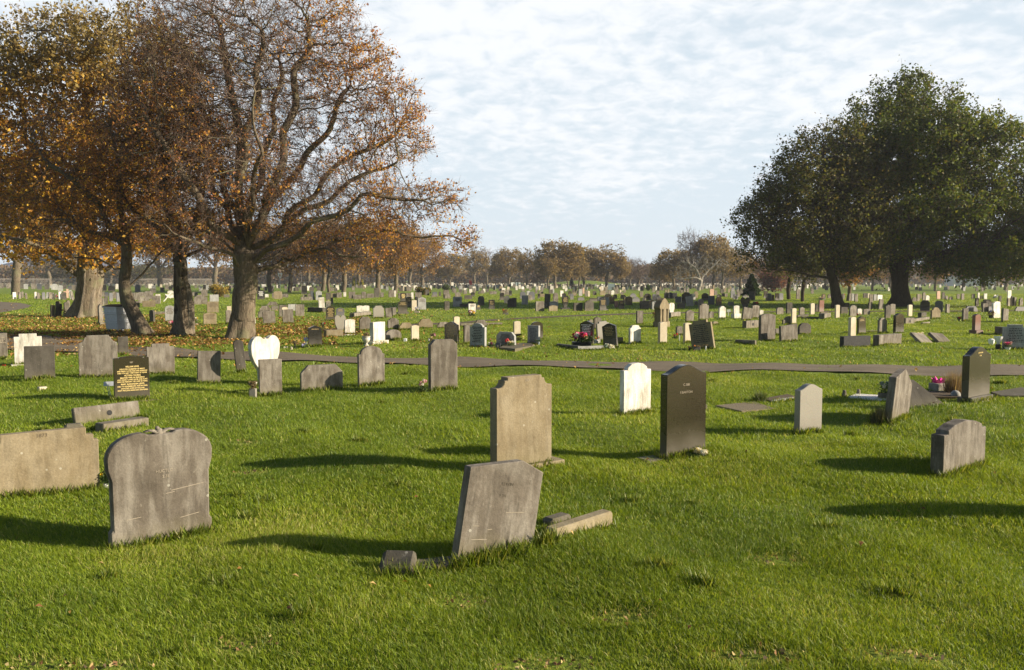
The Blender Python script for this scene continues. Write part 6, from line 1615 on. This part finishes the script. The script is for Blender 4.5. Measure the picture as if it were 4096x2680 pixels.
# white heart ornament on a pole, red flag
def pole_thing(name, px, py, top, label, cat, make):
    xx, yy, z = foot(px, py); h = at_y(px, top, yy).z; t = empty(name, (xx, yy, z)); tag(t, label, cat); MB().tube([(0, 0, -.1), (0, 0, h)], .03, 6).build('pole', M['plastic_white'], t); make(t, h); return t
def mk_heart(t, h):
    P = profile('ht', .75, .8); P2 = [(x_ * .5, .25 + (z_ - .25) * .5 + .02) for x_, z_ in P]; n = len(P)
    MB().add([(x_, 0, z_) for x_, z_ in P] + [(x_, 0, z_) for x_, z_ in P2] + [(x_, .05, z_) for x_, z_ in P] + [(x_, .05, z_) for x_, z_ in P2], [(i, (i + 1) % n, n + (i + 1) % n, n + i) for i in range(n)] + [(2 * n + i, 3 * n + i, 3 * n + (i + 1) % n, 2 * n + (i + 1) % n) for i in range(n)] + [(i, 2 * n + i, 2 * n + (i + 1) % n, (i + 1) % n) for i in range(n)] + [(n + i, n + (i + 1) % n, 3 * n + (i + 1) % n, 3 * n + i) for i in range(n)]).build('heart', M['whitepaint'], t, loc=(0, 0, h))
pole_thing('heart_ornament', 1121, 1172, 1110, 'white open heart ornament on a pole among the trees right of the beech', 'ornament', mk_heart)
def mk_flag(t, h):
    mb = MB(); vs = [(x_ * .9, .06 * math.sin(x_ * 5 + z_), h - .1 - z_ * 1.4 - x_ * .5) for x_ in (0, .25, .5, .75, 1) for z_ in (0, .5, 1)]; mb.add(vs, [(i * 3 + j, i * 3 + j + 1, i * 3 + j + 4, i * 3 + j + 3) for i in range(4) for j in range(2)]); mb.build('flag', M['flag_red'], t)
pole_thing('flag', 1876, 1150, 1117, 'small red flag on a pole left of centre in the tree belt', 'flag', mk_flag)
# distant pale panel, boxes
xx, yy, z = foot(2432, 1162); t = empty('sign_board', (xx + .7, yy, z)); tag(t, 'pale grey-green notice panel on posts at the far tree belt', 'sign'); wv = 26 * yy / F; MB().box(-wv / 2, wv / 2, 0, .06, .15, 1.45).build('panel', M['panel'], t)
for sx in (-1, 1): MB().box(sx * (wv / 2 + .04) - .04, sx * (wv / 2 + .04) + .04, -.01, .07, -.1, 1.6).build('post', M['fence_metal'], t)
for px, wv_, m_, lb in [(2050, 14, 'whitepaint', 'white storage box far off left of the gap of sky'), (2066, 9, 'panel', 'left one of two grey bins far off beside the white box'), (2076, 8, 'panel', 'right one of two grey bins far off beside the white box')]:
    xx, yy, z = foot(px, 1144); q = wv_ * yy / F; t = empty('storage_box', (xx, yy, 0), R(20)); tag(t, lb, 'box'); MB().box(-q / 2, q / 2, -.5, .5, 0, 1.25).build('body', M[m_], t, bevel=.03); MB().box(-q / 2 - .04, q / 2 + .04, -.55, .55, 1.25, 1.36).build('lid', M[m_], t)
# wheeled metal bin
xx, yy, z = foot(462, 1336); t = empty('metal_bin', (xx, yy + .35, z), R(-32)); tag(t, 'galvanised metal wheeled bin with a black lid behind the leaning trunk', 'bin')
mb = MB(); a0, a1 = .33, .385; b0, b1 = .36, .42; mb.add([(-a0, -b0, .15), (a0 + .1, -b0, .15), (a0 + .1, b0, .15), (-a0, b0, .15), (-a1, -b1, 1.03), (a1 + .1, -b1, 1.03), (a1 + .1, b1, 1.03), (-a1, b1, 1.03)], [(0, 1, 2, 3), (4, 5, 6, 7), (0, 1, 5, 4), (1, 2, 6, 5), (2, 3, 7, 6), (3, 0, 4, 7)]); mb.build('body', M['steel'], t, bevel=.012)
for zz_ in (.42, .50, .76, .84):
    q = (zz_ - .15) / .88; ax = a0 + (a1 - a0) * q; bx = b0 + (b1 - b0) * q; MB().box(-ax - .035, ax + .135, -bx - .035, bx + .035, zz_ - .014, zz_ + .014).build('rib', M['steel'], t, bevel=.003)
MB().box(-a1 - .04, a1 + .14, -b1 - .04, b1 + .04, 1.0, 1.04).build('rim', M['steel'], t, bevel=.006); MB().add([(-a1 - .05, -b1 - .05, 1.042), (a1 + .15, -b1 - .05, 1.042), (a1 + .15, b1 + .05, 1.042), (-a1 - .05, b1 + .05, 1.042), (-a1, -.2, 1.12), (a1 + .1, -.2, 1.12), (a1 + .1, b1, 1.13), (-a1, b1, 1.13)], [(0, 1, 2, 3), (4, 5, 6, 7), (0, 1, 5, 4), (1, 2, 6, 5), (2, 3, 7, 6), (3, 0, 4, 7)]).build('lid', M['plastic_black'], t, bevel=.01)
for sx, sy in ((-.27, -.3), (.35, -.3), (-.27, .3), (.35, .3)):
    wh_ = MB(); n = 14; wh_.add([(sx + o_, sy + .07 * math.cos(6.283 * k_ / n), .07 + .07 * math.sin(6.283 * k_ / n)) for o_ in (-.02, .02) for k_ in range(n)], [tuple(range(n)), tuple(reversed(range(n, 2 * n)))] + [(k_, (k_ + 1) % n, (k_ + 1) % n + n, k_ + n) for k_ in range(n)]); o = wh_.build('wheel', M['rubber'], t); MB().box(sx - .03, sx + .03, sy - .02, sy + .02, .08, .16).build('bracket', M['steel'], o)
MB().tube([(-.18, -.40, .72), (-.18, -.43, .74), (.2, -.43, .74), (.2, -.40, .72)], .01, 6).build('handle', M['steel'], t)
# gull on a stone
gs = min(SPECS, key=lambda q: abs(q['px'] - (3584 + 1760 / K4)) + abs(q['base'] - (1100 + 585 / K4)))
go = gs['o']; t = empty('gull', (go.location.x + .0, go.location.y + .05, gs['h'] + .02), R(0)); tag(t, 'white and grey gull perched among the stones at the right', 'gull'); t.location = (at_y(3984, 1199, go.location.y).x, go.location.y + .05, at_y(3984, 1199, go.location.y).z)
mb = MB(); prof_ = [(-.30, .06, .005), (-.22, .085, .03), (-.12, .12, .065), (0, .16, .085), (.08, .21, .07), (.12, .26, .048), (.14, .30, .045), (.17, .325, .035), (.20, .32, .012)]
mb.tube([(x_, 0, z_ + .06) for x_, z_, r_q in prof_], [q[2] for q in prof_], 12); mb.build('body', M['gull_white'], t, smooth=True)
for sy in (-1, 1):
    mb = MB().add([(.06, sy * .08, .24), (-.05, sy * .088, .17), (-.34, sy * .03, .10), (-.12, sy * .062, .235), (.05, sy * .092, .19)], [(0, 1, 2, 3), (0, 4, 1)]); mb.build('wing', M['gull_grey'], t); MB().tube([(.0, sy * .03, .14), (.0, sy * .03, 0), (.03, sy * .03, 0)], .006, 5).build('leg', M['beak'], t)
MB().tube([(.20, 0, .38), (.25, 0, .37)], [.010, .003], 6).build('beak', M['beak'], t)
# railings at the far left
def railings():
    t = empty('railings', (0, 0, 0)); tag(t, 'long grey palisade railings behind the graves at the far left', 'fence'); a_ = Vector((*at(-260, 1146), 0)); b_ = Vector((*at(860, 1142), 0)); d = b_ - a_; l_ = d.length; d.normalize(); t.location = a_; t.rotation_euler = (0, 0, math.atan2(d.y, d.x)); n = int(l_ / .42); mb = MB()
    for i in range(n): mb.box(i * .42 - .055, i * .42 + .055, 0, .03, 0, 3.0)
    mb.build('pales', M['fence_metal'], t); MB().box(0, l_, .031, .09, .5, .58).build('rail', M['fence_metal'], t); MB().box(0, l_, .031, .09, 2.55, 2.68).build('rail', M['fence_metal'], t)
    for i in range(0, n, 8): MB().box(i * .42 - .08, i * .42 + .08, .091, .22, 0, 3.1).build('post', M['fence_metal'], t)
railings()
def house(px, D, wpx, toppx, label, roofh=.35, mat='house_white'):
    v = at_y(px, toppx, D); w_ = wpx * D / F; h = v.z; e = h * (1 - roofh); t = empty('house', (v.x, D, 0), R(-8)); tag(t, label, 'house'); MB().box(-w_ / 2, w_ / 2, 0, 9, -.2, e).build('wall', M[mat], t)
    MB().add([(-w_ / 2 - .3, -.4, e), (w_ / 2 + .3, -.4, e), (w_ / 2 + .3, 9.4, e), (-w_ / 2 - .3, 9.4, e), (-w_ / 2 - .3, 4.5, h), (w_ / 2 + .3, 4.5, h)], [(0, 1, 5, 4), (2, 3, 4, 5), (0, 4, 3), (1, 2, 5), (0, 3, 2, 1)]).build('roof', M['house_roof'], t)
    n = max(2, int(w_ / 3))
    for fl in range(2 if e > 4.5 else 1):
        for i in range(n):
            X = -w_ / 2 + (i + .5) * w_ / n; f_ = MB().box(X - .65, X + .65, -.05, .02, .9 + fl * 2.7, 2.1 + fl * 2.7).build('window', M['whitepaint'], t); MB().box(X - .55, X + .55, -.06, -.052, 1.0 + fl * 2.7, 2.0 + fl * 2.7).build('pane', M['glass_dark'], f_)
for a_ in [(610, 470, 90, 1085, 'white house beyond the railings right of the leaning trunk'), (830, 470, 60, 1088, 'white house beyond the railings, between forked trunk and beech'), (450, 480, 60, 1092, 'white house beyond the railings above the bin'), (3900, 320, 160, 1085, 'low pale building under the oak boughs at the right'), (160, 480, 80, 1090, 'white house beyond the railings at the far left')]: house(*a_)
def clods():
    P = [];
    for (x, y) in SCUFF:
        n = 16; P.append(np.stack([x + rng.normal(0, .11, n), y + rng.normal(0, .05, n), rng.uniform(.0, .04, n)], 1))
    B = np.concatenate(P); B[:, 2] += gz(B[:, 0], B[:, 1]); V, Fc, col = leaf_quads(B, .028, rng, [(.20, .11, .05), (.32, .22, .10), (.10, .07, .04), (.40, .32, .14)], [3, 3, 2, 2])
    tag(link('turf_debris', npmesh('turf_debris', V, Fc, col), M['deadleaf']), 'brown clods and torn dry turf scattered in the near grass', 'turf debris', kind='stuff')
clods(); fallen_leaves(); build_grass()
# ---------------------------------------------------------------- the air
m, nt = newmat('haze'); pv = N(nt, 'ShaderNodeVolumePrincipled', ins={'Color': (.86, .90, 1.0, 1), 'Density': .00027, 'Anisotropy': .2}); o = N(nt, 'ShaderNodeOutputMaterial'); L(nt, pv.outputs[0], o.inputs['Volume'])
tag(MB().box(-700, 700, -60, 900, -3, 40).build('haze', m), 'thin pale autumn haze over the whole ground', 'haze', kind='stuff')
for o in C.objects:
    if o.get('label') and len(o['label'].split()) > 16: print('LONG', o.name, o['label'])
